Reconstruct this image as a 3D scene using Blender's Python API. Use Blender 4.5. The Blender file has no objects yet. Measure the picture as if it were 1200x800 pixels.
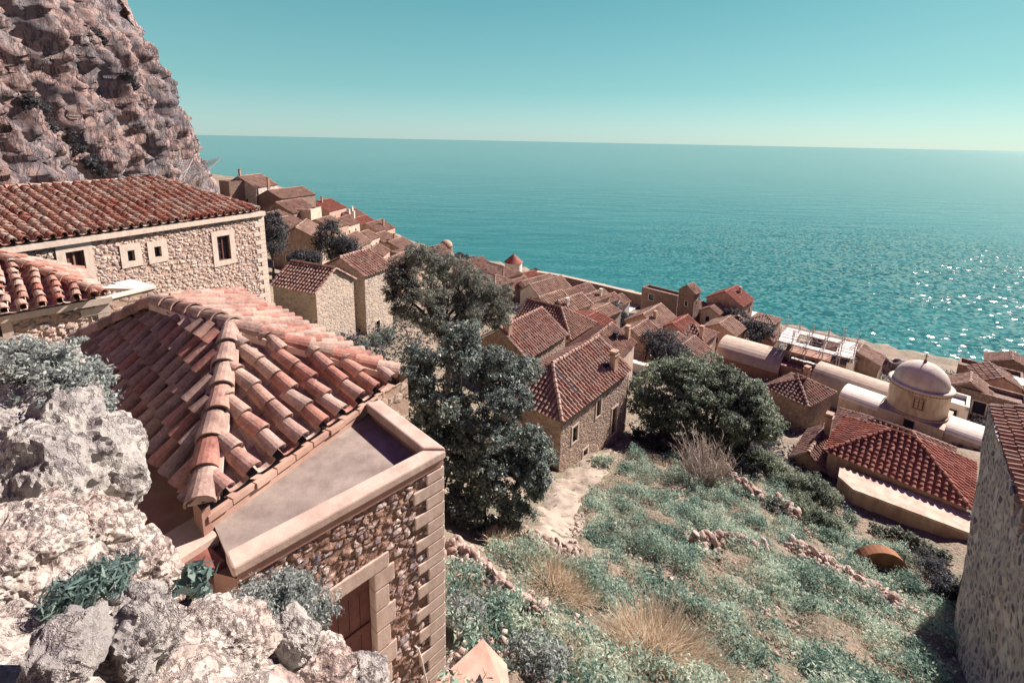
import bpy, math, random
import numpy as np
from mathutils import Vector, noise as mnoise
rad = math.radians
random.seed(7); rng = np.random.default_rng(7)
SC = bpy.context.scene
COL = SC.collection

# ------------------------------------------------------------------ camera
F, CY = 555.0, 275.0
PITCH = math.atan((CY - 165) / F); ROLL = rad(1.12)
CZ = 40.0
fw = Vector((0, math.cos(PITCH), -math.sin(PITCH)))
_r0 = Vector((1, 0, 0)); _u0 = _r0.cross(fw)
RT = _r0 * math.cos(ROLL) + _u0 * math.sin(ROLL)
UP = _u0 * math.cos(ROLL) - _r0 * math.sin(ROLL)
def ray(u, v): return fw * F + RT * (u - 600) - UP * (v - CY)
def px(u, v, zr):                      # world point on the level zr (relative to the eye)
    d = ray(u, v); t = zr / d.z
    return Vector((d.x * t, d.y * t, zr + CZ))
def pxy(u, v, a, b):                   # world point on the vertical plane through a and b
    d = ray(u, v); e = b - a; n = Vector((e.y, -e.x, 0))
    t = (a.x * n.x + a.y * n.y) / d.dot(n)
    return Vector((d.x * t, d.y * t, d.z * t + CZ))
def pdist(u, v, dist):
    d = ray(u, v); t = dist / math.hypot(d.x, d.y)
    return Vector((d.x * t, d.y * t, d.z * t + CZ))
def dirv(az): return Vector((math.sin(rad(az)), math.cos(rad(az)), 0))
cam = bpy.data.cameras.new('camera'); co = bpy.data.objects.new('camera', cam); COL.objects.link(co)
from mathutils import Matrix
m = Matrix.Identity(4)
for i, ax in enumerate((RT, UP, -fw)):
    for j in range(3): m[j][i] = ax[j]
m[0][3], m[1][3], m[2][3] = 0, 0, CZ
co.matrix_world = m
cam.sensor_width = 36; cam.lens = 36 * F / 1200; cam.shift_y = (CY - 400) / 1200
cam.clip_start = 0.05; cam.clip_end = 300000
SC.camera = co

# ------------------------------------------------------------------ world and sun
SUN_AZ, SUN_EL = 55.0, 36.5
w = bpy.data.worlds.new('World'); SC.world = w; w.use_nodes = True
nt = w.node_tree; nt.nodes.clear()
N = nt.nodes.new; Lk = nt.links.new
sky = N('ShaderNodeTexSky'); sky.sky_type = 'NISHITA'; sky.sun_disc = False
sky.sun_elevation = rad(SUN_EL); sky.sun_rotation = rad(SUN_AZ); sky.air_density = 1.0; sky.dust_density = .6
tc = N('ShaderNodeTexCoord'); sp = N('ShaderNodeSeparateXYZ'); Lk(tc.outputs['Generated'], sp.inputs[0])
def skyramp(stops):
    r_ = N('ShaderNodeValToRGB'); Lk(sp.outputs[2], r_.inputs[0])
    while len(r_.color_ramp.elements) < len(stops): r_.color_ramp.elements.new(.5)
    for e, (p, c) in zip(r_.color_ramp.elements, stops): e.position = p; e.color = (*c, 1)
    return r_.outputs[0]
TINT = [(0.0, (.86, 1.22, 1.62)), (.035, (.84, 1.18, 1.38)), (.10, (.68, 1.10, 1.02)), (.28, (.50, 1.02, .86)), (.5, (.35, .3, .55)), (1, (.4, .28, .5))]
SKY_FILL = [(0.0, (6.6, 8.9, 8.2)), (.03, (5.6, 8.5, 8.1)), (.10, (3.5, 7.3, 7.5)), (.28, (1.9, 5.6, 6.3)), (.5, (1.4, .7, 3.8)), (1, (1.6, .65, 3.8))]  # upper stops of both ramps: invented violet above the frame, fills shadows with purple
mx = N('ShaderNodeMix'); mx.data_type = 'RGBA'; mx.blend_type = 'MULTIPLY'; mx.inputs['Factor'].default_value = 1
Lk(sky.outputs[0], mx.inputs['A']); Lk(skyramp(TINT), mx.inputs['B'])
m2 = N('ShaderNodeMix'); m2.data_type = 'RGBA'; m2.inputs['Factor'].default_value = .68; Lk(mx.outputs['Result'], m2.inputs['A']); Lk(skyramp(SKY_FILL), m2.inputs['B'])
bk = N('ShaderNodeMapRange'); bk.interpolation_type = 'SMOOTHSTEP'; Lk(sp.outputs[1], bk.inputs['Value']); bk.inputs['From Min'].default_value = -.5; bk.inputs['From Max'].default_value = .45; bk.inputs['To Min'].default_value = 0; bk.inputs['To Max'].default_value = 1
m4 = N('ShaderNodeMix'); m4.data_type = 'RGBA'; Lk(bk.outputs[0], m4.inputs['Factor']); m4.inputs['A'].default_value = (.40, .17, .48, 1); m4.inputs['B'].default_value = (1, 1, 1, 1)  # unseen sky behind the camera dimmed to magenta, added to purple the shadow fill
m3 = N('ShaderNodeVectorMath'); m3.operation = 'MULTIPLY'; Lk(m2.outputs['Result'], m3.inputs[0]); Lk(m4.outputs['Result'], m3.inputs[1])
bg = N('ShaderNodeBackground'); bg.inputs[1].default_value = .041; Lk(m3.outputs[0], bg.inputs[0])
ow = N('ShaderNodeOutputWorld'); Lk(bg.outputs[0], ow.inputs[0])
sl = bpy.data.lights.new('sun', 'SUN'); so = bpy.data.objects.new('sun', sl); COL.objects.link(so)
sl.energy = 5.0; sl.angle = rad(.53); sl.color = (1, .88, .82)
sd = Vector((math.sin(rad(SUN_AZ)) * math.cos(rad(SUN_EL)), math.cos(rad(SUN_AZ)) * math.cos(rad(SUN_EL)), math.sin(rad(SUN_EL))))
so.rotation_euler = sd.to_track_quat('Z', 'Y').to_euler(); so.location = (30, 30, 120)
vs = SC.view_settings; vs.view_transform = 'Standard'; vs.look = 'None'; vs.gamma = 1; vs.exposure = 1.05; vs.use_curve_mapping = False
try: SC.cycles.max_bounces = 6; SC.cycles.diffuse_bounces = 1; SC.cycles.caustics_reflective = False; SC.cycles.caustics_refractive = False
except Exception: pass

# ------------------------------------------------------------------ materials
class NM:
    def __init__(s, name):
        s.m = bpy.data.materials.new(name); s.m.use_nodes = True; s.t = s.m.node_tree; s.t.nodes.clear()
        s.out = s.n('ShaderNodeOutputMaterial'); s.b = s.n('ShaderNodeBsdfPrincipled'); s.l(s.b.outputs[0], s.out.inputs[0])
        s.b.inputs['Roughness'].default_value = .9; s.b.inputs['Specular IOR Level'].default_value = .25
    def n(s, k, **kw):
        x = s.t.nodes.new(k)
        for a, b in kw.items(): setattr(x, a, b)
        return x
    def l(s, a, b): s.t.links.new(a, b)
    def val(s, sock, v):
        if hasattr(v, 'is_linked') or hasattr(v, 'links'): s.l(v, sock)
        else: sock.default_value = v
    def math(s, op, a, b=0.0, clamp=False):
        x = s.n('ShaderNodeMath', operation=op, use_clamp=clamp); s.val(x.inputs[0], a); s.val(x.inputs[1], b); return x.outputs[0]
    def ramp(s, fac, stops, interp='LINEAR'):
        r = s.n('ShaderNodeValToRGB'); r.color_ramp.interpolation = interp
        while len(r.color_ramp.elements) < len(stops): r.color_ramp.elements.new(.5)
        for e, (p, c) in zip(r.color_ramp.elements, stops):
            e.position = p; e.color = (*c, 1) if not isinstance(c, (int, float)) else (c, c, c, 1)
        s.l(fac, r.inputs[0]); return r.outputs[0]
    def mix(s, f, a, b, mode='MIX'):
        x = s.n('ShaderNodeMix', data_type='RGBA', blend_type=mode)
        s.val(x.inputs['Factor'], f)
        for k, v in (('A', a), ('B', b)):
            if isinstance(v, tuple): x.inputs[k].default_value = (*v, 1)
            else: s.l(v, x.inputs[k])
        return x.outputs['Result']
    def pos(s): return s.n('ShaderNodeNewGeometry').outputs['Position']
    def island(s): return s.n('ShaderNodeNewGeometry').outputs['Random Per Island']
    def scale(s, vec, sc):
        x = s.n('ShaderNodeMapping'); s.l(vec, x.inputs[0]); x.inputs['Scale'].default_value = sc if isinstance(sc, tuple) else (sc,) * 3; return x.outputs[0]
    def noise(s, vec, sc, det=4, rough=.55):
        x = s.n('ShaderNodeTexNoise'); s.l(vec, x.inputs['Vector']); x.inputs['Scale'].default_value = sc; x.inputs['Detail'].default_value = det; x.inputs['Roughness'].default_value = rough; return x
    def warp(s, vec, sc, amt):
        nz = s.noise(vec, sc, 2); a = s.n('ShaderNodeVectorMath', operation='SUBTRACT'); s.l(nz.outputs['Color'], a.inputs[0]); a.inputs[1].default_value = (.5, .5, .5)
        b = s.n('ShaderNodeVectorMath', operation='SCALE'); s.l(a.outputs[0], b.inputs[0]); b.inputs['Scale'].default_value = amt
        c = s.n('ShaderNodeVectorMath', operation='ADD'); s.l(vec, c.inputs[0]); s.l(b.outputs[0], c.inputs[1]); return c.outputs[0]
    def vor(s, vec, sc, feat='F1', rnd=1.0):
        x = s.n('ShaderNodeTexVoronoi', feature=feat); s.l(vec, x.inputs['Vector']); x.inputs['Scale'].default_value = sc; x.inputs['Randomness'].default_value = rnd; return x
    def bump(s, h, strength=.5, dist=.05):
        x = s.n('ShaderNodeBump'); s.l(h, x.inputs['Height']); x.inputs['Strength'].default_value = strength; x.inputs['Distance'].default_value = dist
        s.l(x.outputs[0], s.b.inputs['Normal'])
    def col(s, c): s.val(s.b.inputs['Base Color'], (*c, 1) if isinstance(c, tuple) else c)

def rubble(name, size, mortar, stones, wide=.10, depth=.03, disp=False, flat=1.35, rough=.5):
    q = NM(name); p = q.pos(); wv = q.warp(p, 1.1 / size, size * .55); sv = q.scale(wv, (1, 1, flat))
    v = q.vor(sv, 1 / size); d = q.vor(sv, 1 / size, 'DISTANCE_TO_EDGE')
    big = q.noise(p, .5, 3).outputs[0]; fine = q.noise(p, 9 / size * .3, 6, .7).outputs[0]
    sep = q.n('ShaderNodeSeparateColor'); q.l(v.outputs['Color'], sep.inputs[0])
    st = q.ramp(sep.outputs[0], [(i / (len(stones) - 1), c) for i, c in enumerate(stones)])
    st = q.mix(.55, st, q.ramp(fine, [(.3, (.5, .46, .46)), (.7, (1.0, .98, .95))]), 'MULTIPLY')
    vis = q.math('GREATER_THAN', sep.outputs[1], .2 if disp and wide > .12 else .1)
    mk = q.ramp(q.math('MULTIPLY_ADD', fine, .1, ), [(0, 0.), (1, 1.)]) if False else None
    edge = q.math('ADD', d.outputs[0], q.math('MULTIPLY', q.math('SUBTRACT', fine, .5), .16))
    mask = q.ramp(edge, [(wide * .55, 0.), (wide * 1.25, 1.)])
    mask = q.math('MULTIPLY', mask, vis)
    mo = q.mix(.5, mortar, q.ramp(big, [(.3, (.6, .55, .55)), (.7, (1.1, 1.05, 1))]), 'MULTIPLY')
    c = q.mix(mask, mo, st); q.col(c)
    dome = q.ramp(edge, [(0, 0.), (.12, .65), (.35, 1.)])
    h = q.math('ADD', q.math('MULTIPLY', q.math('MULTIPLY', dome, vis), 1.), q.math('MULTIPLY', fine, rough))
    if disp:
        dn = q.n('ShaderNodeDisplacement'); q.l(h, dn.inputs['Height']); dn.inputs['Midlevel'].default_value = .75 + rough * .15; dn.inputs['Scale'].default_value = depth
        q.l(dn.outputs[0], q.out.inputs['Displacement']); q.m.displacement_method = 'BOTH'
    else: q.bump(h, .9, depth)
    return q.m

def plaster(name, c1, c2, sc=1.2, bump=.25, stain=.7):
    q = NM(name); p = q.pos(); a = q.noise(p, sc, 6, .65).outputs[0]; b = q.noise(q.scale(p, (1, 1, .35)), sc * 3.1, 4).outputs[0]
    c = q.mix(q.ramp(a, [(.35, 0.), (.68, 1.)]), c1, c2)
    c = q.mix(stain, c, q.ramp(b, [(.3, (.55, .5, .5)), (.6, (1., 1., 1.))]), 'MULTIPLY'); q.col(c)
    q.bump(q.noise(p, 14, 8, .7).outputs[0], bump, .02); return q.m

def tilemat(name, cols, lichen=.35, grain=1.):
    q = NM(name); p = q.pos(); r = q.island()
    c = q.ramp(r, [(i / (len(cols) - 1), x) for i, x in enumerate(cols)])
    nz = q.noise(p, 5 * grain, 6, .7).outputs[0]; n2 = q.noise(p, 23 * grain, 4, .7).outputs[0]
    c = q.mix(q.math('MULTIPLY', q.ramp(nz, [(.5, 0.), (.7, 1.)]), lichen), c, (.46, .36, .29))
    c = q.mix(.75, c, q.ramp(n2, [(.25, (.45, .42, .45)), (.62, (1., 1., 1.))]), 'MULTIPLY')
    n3 = q.noise(p, 2.1 * grain, 7, .72).outputs[0]; c = q.mix(.8, c, q.ramp(n3, [(.36, (.42, .38, .42)), (.55, (1., 1., 1.))]), 'MULTIPLY')
    q.col(c); q.b.inputs['Roughness'].default_value = .85
    q.bump(n2, .35, .02); return q.m

def simple(name, c, rough=.8, metal=0., var=.3, sc=4):
    q = NM(name); a = q.noise(q.pos(), sc, 5, .6).outputs[0]
    q.col(q.mix(var, c, q.ramp(a, [(.3, (.45, .45, .48)), (.7, (1.15, 1.12, 1.1))]), 'MULTIPLY')); q.b.inputs['Roughness'].default_value = rough; q.b.inputs['Metallic'].default_value = metal
    q.bump(a, .15, .01); return q.m

def leafmat(name, stops, rough=.5, spec=.4, patch=.0):
    q = NM(name); r = q.island(); n = q.noise(q.pos(), .9, 3).outputs[0]
    f = q.math('ADD', q.math('MULTIPLY', r, .75), q.math('MULTIPLY', q.math('SUBTRACT', n, .37), .9))
    if patch: f = q.math('ADD', f, q.math('MULTIPLY', q.math('SUBTRACT', q.noise(q.pos(), .45, 5, .7).outputs[0], .52), patch))
    c = q.ramp(f, stops); q.col(c); q.b.inputs['Roughness'].default_value = rough; q.b.inputs['Specular IOR Level'].default_value = spec
    tr = q.n('ShaderNodeBsdfTranslucent'); q.l(c, tr.inputs[0]); ms = q.n('ShaderNodeMixShader'); ms.inputs[0].default_value = .48; q.l(q.b.outputs[0], ms.inputs[1]); q.l(tr.outputs[0], ms.inputs[2]); q.l(ms.outputs[0], q.out.inputs[0])
    return q.m

M = {}
M['tile'] = tilemat('terracotta_tile', [(.42, .19, .14), (.52, .29, .22), (.44, .30, .23), (.57, .40, .31), (.46, .34, .28), (.48, .24, .18)], .6)
M['tile_pale'] = tilemat('weathered_tile', [(.42, .15, .11), (.52, .28, .20), (.58, .42, .32), (.46, .20, .145), (.62, .50, .40), (.52, .36, .28)], .5)
M['tile_town'] = tilemat('town_tile', [(.36, .19, .14), (.43, .26, .19), (.48, .34, .26), (.38, .26, .20), (.43, .23, .17)], .5, .5)
M['tile_tan'] = tilemat('tan_tile', [(.43, .27, .20), (.52, .37, .27), (.47, .31, .23), (.57, .43, .33)], .55, .5)
M['tile_red'] = tilemat('red_tile', [(.42, .15, .10), (.47, .20, .14), (.38, .13, .095), (.5, .25, .18)], .3, .7)
M['rub_chapel'] = rubble('chapel_rubble', .125, (.24, .15, .11), [(.17, .15, .19), (.66, .56, .50), (.34, .19, .13), (.26, .23, .27), (.74, .64, .58), (.42, .27, .2), (.2, .17, .2)], .15, .02, True, 1.25, 1.6)
M['rub_big'] = rubble('pale_rubble', .19, (.52, .40, .32), [(.60, .48, .41), (.46, .36, .31), (.68, .57, .49), (.38, .32, .31), (.57, .43, .36), (.74, .64, .56)], .10, .05, True, 1.3, 1.0)
M['rub_mid'] = rubble('house_rubble', .26, (.42, .31, .23), [(.50, .40, .31), (.32, .25, .22), (.56, .46, .37), (.26, .21, .2), (.44, .32, .24)], .10, .05)
M['rub_pale'] = rubble('cream_rubble', .34, (.56, .47, .37), [(.6, .52, .42), (.44, .37, .31), (.62, .53, .44), (.36, .31, .28)], .10, .03)
M['rub_dark'] = rubble('ruin_rubble', .3, (.32, .22, .17), [(.4, .29, .22), (.25, .18, .16), (.46, .33, .25), (.3, .22, .19)], .1, .07)
M['rub_grey'] = rubble('grey_rubble', .33, (.74, .65, .55), [(.16, .13, .16), (.34, .28, .28), (.5, .42, .36), (.2, .17, .2)], .17, .09)
M['ashlar'] = plaster('ashlar_stone', (.56, .42, .335), (.64, .51, .42), 3, .4, .4)
M['ashlar_pale'] = plaster('pale_ashlar', (.62, .52, .42), (.70, .60, .50), 3, .35, .35)
M['cream'] = plaster('cream_plaster', (.58, .46, .35), (.66, .55, .44), .8)
M['tan'] = plaster('tan_plaster', (.44, .31, .22), (.52, .39, .29), .8)
M['pink'] = plaster('pink_plaster', (.52, .33, .25), (.60, .42, .33), .8)
M['dome'] = plaster('dome_limewash', (.62, .56, .47), (.72, .66, .57), .6, .35, .55)
M['white'] = plaster('white_plaster', (.74, .68, .58), (.8, .75, .66), .8, .2, .3)
M['coping'] = plaster('coping_mortar', (.56, .42, .34), (.64, .50, .41), 1.1, .4, .55)
M['screed'] = plaster('terrace_screed', (.27, .22, .19), (.38, .32, .27), 1.3, .35, .6)
M['brown'] = plaster('brown_plaster', (.36, .20, .15), (.43, .27, .20), 1.1, .3, .5)
M['rust'] = plaster('rust_plaster', (.27, .125, .065), (.34, .17, .09), 1.1, .3, .5)
M['vault'] = plaster('vault_mortar', (.50, .41, .32), (.58, .48, .38), .5, .3, .45)
M['dark'] = simple('dark_interior', (.025, .02, .028), .9, 0, .2)
M['glass'] = simple('window_glass', (.03, .03, .045), .12, 0, .1); 
M['wood'] = simple('red_brown_wood', (.16, .065, .05), .7, 0, .6, 9)
M['woodl'] = simple('light_wood', (.3, .2, .14), .7, 0, .5, 9)
M['metal'] = simple('scaffold_metal', (.52, .5, .47), .5, .3, .2)
M['tarp'] = simple('white_boards', (.72, .68, .62), .8, 0, .5, 3)
M['wire'] = simple('grey_wire', (.38, .37, .37), .6, .3, .2)
M['bark'] = simple('bark', (.13, .095, .085), .95, 0, .6, 6)
M['twig'] = simple('pale_twig', (.55, .48, .40), .95, 0, .4, 6)
M['hose'] = simple('pale_hose', (.65, .58, .5), .6, 0, .1)

def rockmat(name, cols, crack=.5, sc=1., disp=0, patch=None, pits=.0, vert=.6):
    q = NM(name); p = q.pos(); wp = q.warp(p, 1.5 * sc, .25 / sc); a = q.noise(wp, 1.1 * sc, 9, .68).outputs[0]; b = q.noise(p, 6 * sc, 9, .78).outputs[0]
    c = q.ramp(a, [(.30 + .40 * i / (len(cols) - 1), x) for i, x in enumerate(cols)])
    n2 = q.noise(q.scale(wp, (1, 1, vert)), 2.3 * sc, 6, .7).outputs[0]
    cr = q.math('ABSOLUTE', q.math('SUBTRACT', n2, .5)); crk = q.ramp(cr, [(0, 1.), (.035, 0.)])
    c = q.mix(q.math('MULTIPLY', crk, crack), c, (.15, .11, .13))
    c = q.mix(.8, c, q.ramp(b, [(.32, (.42, .37, .40)), (.53, (1.06, 1.03, 1.))]), 'MULTIPLY')
    if patch: c = q.mix(q.ramp(q.noise(wp, .7 * sc, 5, .65).outputs[0], [(.5, 0.), (.6, .85)]), c, patch)
    h = q.math('SUBTRACT', q.math('MULTIPLY', b, 1.2), q.math('MULTIPLY', crk, .6 * crack))
    if pits:
        v = q.vor(q.warp(p, 9 * sc, .06 / sc), 9 * sc).outputs['Distance']; h = q.math('SUBTRACT', h, q.math('MULTIPLY', v, pits))
        v2 = q.vor(q.warp(p, 5 * sc, .1 / sc), 3.2 * sc); hole = q.ramp(v2.outputs['Distance'], [(.10, 1.), (.22, 0.)]); c = q.mix(q.math('MULTIPLY', hole, .75), c, (.17, .11, .11)); h = q.math('SUBTRACT', h, q.math('MULTIPLY', hole, .8))
    q.col(c); q.bump(h, 1., .10 / sc); return q.m
M['lime'] = rockmat('limestone', [(.44, .42, .42), (.66, .64, .58), (.76, .74, .67)], .6, 1.3)
M['conglo'] = rockmat('conglomerate', [(.44, .32, .28), (.70, .57, .49), (.82, .77, .68), (.64, .48, .41)], .6, 2.0, pits=1.3)
M['cliff'] = rockmat('cliff_rock', [(.17, .13, .14), (.33, .29, .28), (.46, .32, .28), (.37, .35, .34), (.50, .40, .36)], .9, .3, patch=(.22, .205, .22), vert=.2)
def stonemat():
    q = NM('field_stone'); b = q.noise(q.pos(), 14, 7, .7).outputs[0]
    c = q.ramp(q.island(), [(0, (.30, .22, .19)), (.3, (.48, .38, .31)), (.6, (.58, .49, .42)), (.85, (.40, .27, .22)), (1, (.66, .58, .5))])
    q.col(q.mix(.7, c, q.ramp(b, [(.3, (.45, .4, .42)), (.6, (1.05, 1.02, 1.))]), 'MULTIPLY')); q.bump(b, .8, .04); return q.m
M['rubblestone'] = stonemat()
M['leaf_olive'] = leafmat('olive_leaf', [(0, (.045, .055, .07)), (.4, (.12, .16, .15)), (.7, (.26, .32, .27)), (1, (.58, .62, .50))], .42, .5)
M['leaf_pine'] = leafmat('pine_needle', [(0, (.04, .045, .06)), (.45, (.14, .16, .14)), (.75, (.32, .33, .25)), (1, (.55, .52, .38))], .6, .3)
M['leaf_carob'] = leafmat('carob_leaf', [(0, (.045, .055, .06)), (.45, (.15, .205, .15)), (.75, (.36, .42, .29)), (1, (.6, .62, .44))], .5, .4)
M['leaf_town'] = leafmat('garden_leaf', [(0, (.03, .033, .06)), (.5, (.075, .08, .09)), (1, (.2, .2, .17))], .6, .3)
M['leaf_grey'] = leafmat('grey_shrub_leaf', [(0, (.10, .12, .13)), (.4, (.30, .34, .32)), (.75, (.56, .6, .54)), (1, (.74, .74, .66))], .7, .2)
M['leaf_spiky'] = leafmat('blue_green_leaf', [(0, (.05, .09, .10)), (.5, (.16, .25, .22)), (1, (.38, .46, .40))], .6, .3)
M['leaf_weed'] = leafmat('weed_leaf', [(0, (.06, .125, .105)), (.3, (.19, .31, .25)), (.6, (.40, .53, .42)), (1, (.72, .76, .60))], .65, .25, 2.2)
M['leaf_straw'] = leafmat('dry_herb', [(0, (.22, .17, .12)), (.5, (.42, .36, .27)), (1, (.62, .57, .44))], .8, .2)
M['leaf_dry'] = leafmat('dry_grass', [(0, (.40, .30, .20)), (.5, (.62, .50, .36)), (1, (.78, .68, .52))], .8, .2)
M['cactus'] = leafmat('cactus_leaf', [(0, (.05, .07, .06)), (.5, (.17, .2, .15)), (1, (.34, .34, .26))], .6, .3)

def groundmat():
    q = NM('slope_ground'); p = q.pos()
    a = q.noise(p, .35, 6, .65).outputs[0]; b = q.noise(p, 5, 8, .75).outputs[0]; v = q.vor(q.warp(p, 3, .2), 6.5).outputs['Distance']
    c = q.mix(q.ramp(a, [(.4, 0.), (.6, 1.)]), (.36, .29, .22), (.22, .21, .15))
    c = q.mix(.8, c, q.ramp(b, [(.3, (.4, .36, .38)), (.62, (1.15, 1.12, 1.08))]), 'MULTIPLY')
    q.col(c); q.bump(q.math('ADD', b, q.math('MULTIPLY', v, -.7)), 1, .12); return q.m
M['ground'] = groundmat()
M['path'] = plaster('trodden_path', (.33, .28, .22), (.43, .37, .30), .9, 1., .7)

def seamat():
    q = NM('sea_water'); p = q.pos()
    big = q.noise(q.scale(p, (.005, .011, 1)), 1, 5, .6).outputs[0]
    c = q.ramp(big, [(.3, (.012, .115, .118)), (.7, (.026, .16, .155))]); q.col(c)
    q.b.inputs['Roughness'].default_value = .07; q.b.inputs['IOR'].default_value = 1.33; q.b.inputs['Specular IOR Level'].default_value = .5
    # small wave facets, each leaning its own way
    v = q.vor(q.scale(p, (.8, 1.0, 1)), 1.4); sb = q.n('ShaderNodeVectorMath', operation='SUBTRACT'); q.l(v.outputs['Color'], sb.inputs[0]); sb.inputs[1].default_value = (.5, .5, .5)
    ds = q.n('ShaderNodeVectorMath', operation='DISTANCE'); q.l(p, ds.inputs[0]); ds.inputs[1].default_value = (150, 120, 0)   # a breeze ruffles the water off the point
    near = q.ramp(q.math('MULTIPLY', ds.outputs['Value'], 1 / 300.), [(.14, 1.), (.5, .10)])
    q.l(q.math('SUBTRACT', .15, q.math('MULTIPLY', near, .06)), q.b.inputs['Roughness'])
    gust = q.math('MULTIPLY', near, q.ramp(q.noise(q.scale(p, (.03, .05, 1)), 1, 3).outputs[0], [(.36, .55), (.6, 1.)]))
    ml = q.n('ShaderNodeVectorMath', operation='MULTIPLY'); q.l(sb.outputs[0], ml.inputs[0]); ml.inputs[1].default_value = (.60, .60, 0)
    sc_ = q.n('ShaderNodeVectorMath', operation='SCALE'); q.l(ml.outputs[0], sc_.inputs[0]); q.l(gust, sc_.inputs['Scale'])
    ad = q.n('ShaderNodeVectorMath', operation='ADD'); q.l(sc_.outputs[0], ad.inputs[0]); ad.inputs[1].default_value = (0, 0, 1)
    nm = q.n('ShaderNodeVectorMath', operation='NORMALIZE'); q.l(ad.outputs[0], nm.inputs[0])
    mp = q.n('ShaderNodeMapping'); q.l(p, mp.inputs[0]); mp.inputs['Rotation'].default_value = (0, 0, rad(8)); mp.inputs['Scale'].default_value = (.5, 1.4, 1)
    n1 = q.noise(mp.outputs[0], .06, 5, .6).outputs[0]; n2 = q.noise(mp.outputs[0], .4, 4, .6).outputs[0]
    q.bump(q.math('ADD', q.math('MULTIPLY', n1, 1.25), q.math('MULTIPLY', n2, .10)), 1, .5)
    bp = q.b.inputs['Normal'].links[0].from_node; q.l(nm.outputs[0], bp.inputs['Normal']); return q.m
M['sea'] = seamat()

# ------------------------------------------------------------------ helpers
def V(*a): return Vector(a)
class MB:
    def __init__(s): s.v = []; s.f = []; s.mi = []
    def add(s, vs, fs, mi=0):
        o = len(s.v); s.v.extend([tuple(x) for x in vs]); s.f.extend([tuple(i + o for i in f) for f in fs]); s.mi.extend([mi] * len(fs))
    def quad(s, a, b, c, d, mi=0): s.add([a, b, c, d], [(0, 1, 2, 3)], mi)
    def box(s, c, e1, e2, e3, mi=0):                       # centre and three half-axis vectors
        c = Vector(c); P = [c + e1 * i + e2 * j + e3 * k for k in (-1, 1) for j in (-1, 1) for i in (-1, 1)]
        s.add(P, [(0, 2, 3, 1), (4, 5, 7, 6), (0, 1, 5, 4), (2, 6, 7, 3), (0, 4, 6, 2), (1, 3, 7, 5)], mi)
    def prism(s, poly, h, mi=0):                           # polygon extruded along h
        n = len(poly); a = [Vector(p) for p in poly]; b = [p + h for p in a]
        s.add(a + b, [tuple(range(n))[::-1], tuple(range(n, 2 * n))] + [(i, (i + 1) % n, n + (i + 1) % n, n + i) for i in range(n)], mi)
    def tube(s, pts, radii, k=6, mi=0):
        rings = []; n = len(pts); vs = []
        for i, p in enumerate(pts):
            p = Vector(p); d = (Vector(pts[min(i + 1, n - 1)]) - Vector(pts[max(i - 1, 0)])).normalized()
            a = d.cross(V(0, 0, 1) if abs(d.z) < .9 else V(1, 0, 0)).normalized(); b = d.cross(a)
            r = radii[i] if isinstance(radii, (list, tuple)) else radii
            vs += [p + (a * math.cos(2 * math.pi * j / k) + b * math.sin(2 * math.pi * j / k)) * r for j in range(k)]
        fs = [(i * k + j, i * k + (j + 1) % k, (i + 1) * k + (j + 1) % k, (i + 1) * k + j) for i in range(n - 1) for j in range(k)]
        fs += [tuple(range(k))[::-1], tuple((n - 1) * k + j for j in range(k))]
        s.add(vs, fs, mi)
    def lathe(s, c, prof, k=32, a0=0, a1=2 * math.pi, mi=0):
        c = Vector(c); full = abs(a1 - a0 - 2 * math.pi) < 1e-6; kk = k if full else k + 1; vs = []
        for r, z in prof: vs += [c + V(r * math.cos(a0 + (a1 - a0) * j / k), r * math.sin(a0 + (a1 - a0) * j / k), z) for j in range(kk)]
        fs = [(i * kk + j, i * kk + (j + 1) % kk, (i + 1) * kk + (j + 1) % kk, (i + 1) * kk + j) for i in range(len(prof) - 1) for j in range(k)]
        s.add(vs, fs, mi)
    def build(s, name, mat, parent=None, smooth=False):
        me = bpy.data.meshes.new(name); org = parent_origin(parent)
        me.from_pydata([(x - org.x, y - org.y, z - org.z) for x, y, z in s.v], [], s.f)
        mats = mat if isinstance(mat, (list, tuple)) else [mat]
        for q in mats: me.materials.append(q)
        if len(mats) > 1: me.polygons.foreach_set('material_index', s.mi)
        if smooth: me.polygons.foreach_set('use_smooth', [True] * len(me.polygons))
        me.update(); o = bpy.data.objects.new(name, me); COL.objects.link(o)
        if parent is not None: o.parent = parent
        return o
def parent_origin(p):
    r = Vector((0, 0, 0))
    while p is not None: r = r + p.location; p = p.parent
    return r
def npmesh(name, verts, faces, mat, parent=None, smooth=False):       # faces (n,k) arrays
    me = bpy.data.meshes.new(name); org = np.array(parent_origin(parent)); verts = np.asarray(verts, float) - org
    k = faces.shape[1]; nf = len(faces)
    me.vertices.add(len(verts)); me.vertices.foreach_set('co', verts.astype(np.float32).ravel())
    me.loops.add(nf * k); me.loops.foreach_set('vertex_index', faces.astype(np.int32).ravel())
    me.polygons.add(nf); me.polygons.foreach_set('loop_start', np.arange(nf, dtype=np.int32) * k)
    try: me.polygons.foreach_set('loop_total', np.full(nf, k, dtype=np.int32))
    except Exception: pass
    if smooth: me.polygons.foreach_set('use_smooth', np.ones(nf, dtype=bool))
    me.materials.append(mat); me.update(calc_edges=True); me.validate()
    o = bpy.data.objects.new(name, me); COL.objects.link(o)
    if parent is not None: o.parent = parent
    return o
def tag(o, label, cat, group=None, kind=None):
    o['label'] = label; o['category'] = cat
    if group: o['group'] = group
    if kind: o['kind'] = kind
    return o
def thing(name, loc, label, cat, group=None):
    o = bpy.data.objects.new(name, None); o.empty_display_size = .3; COL.objects.link(o); o.location = loc
    return tag(o, label, cat, group)
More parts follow.
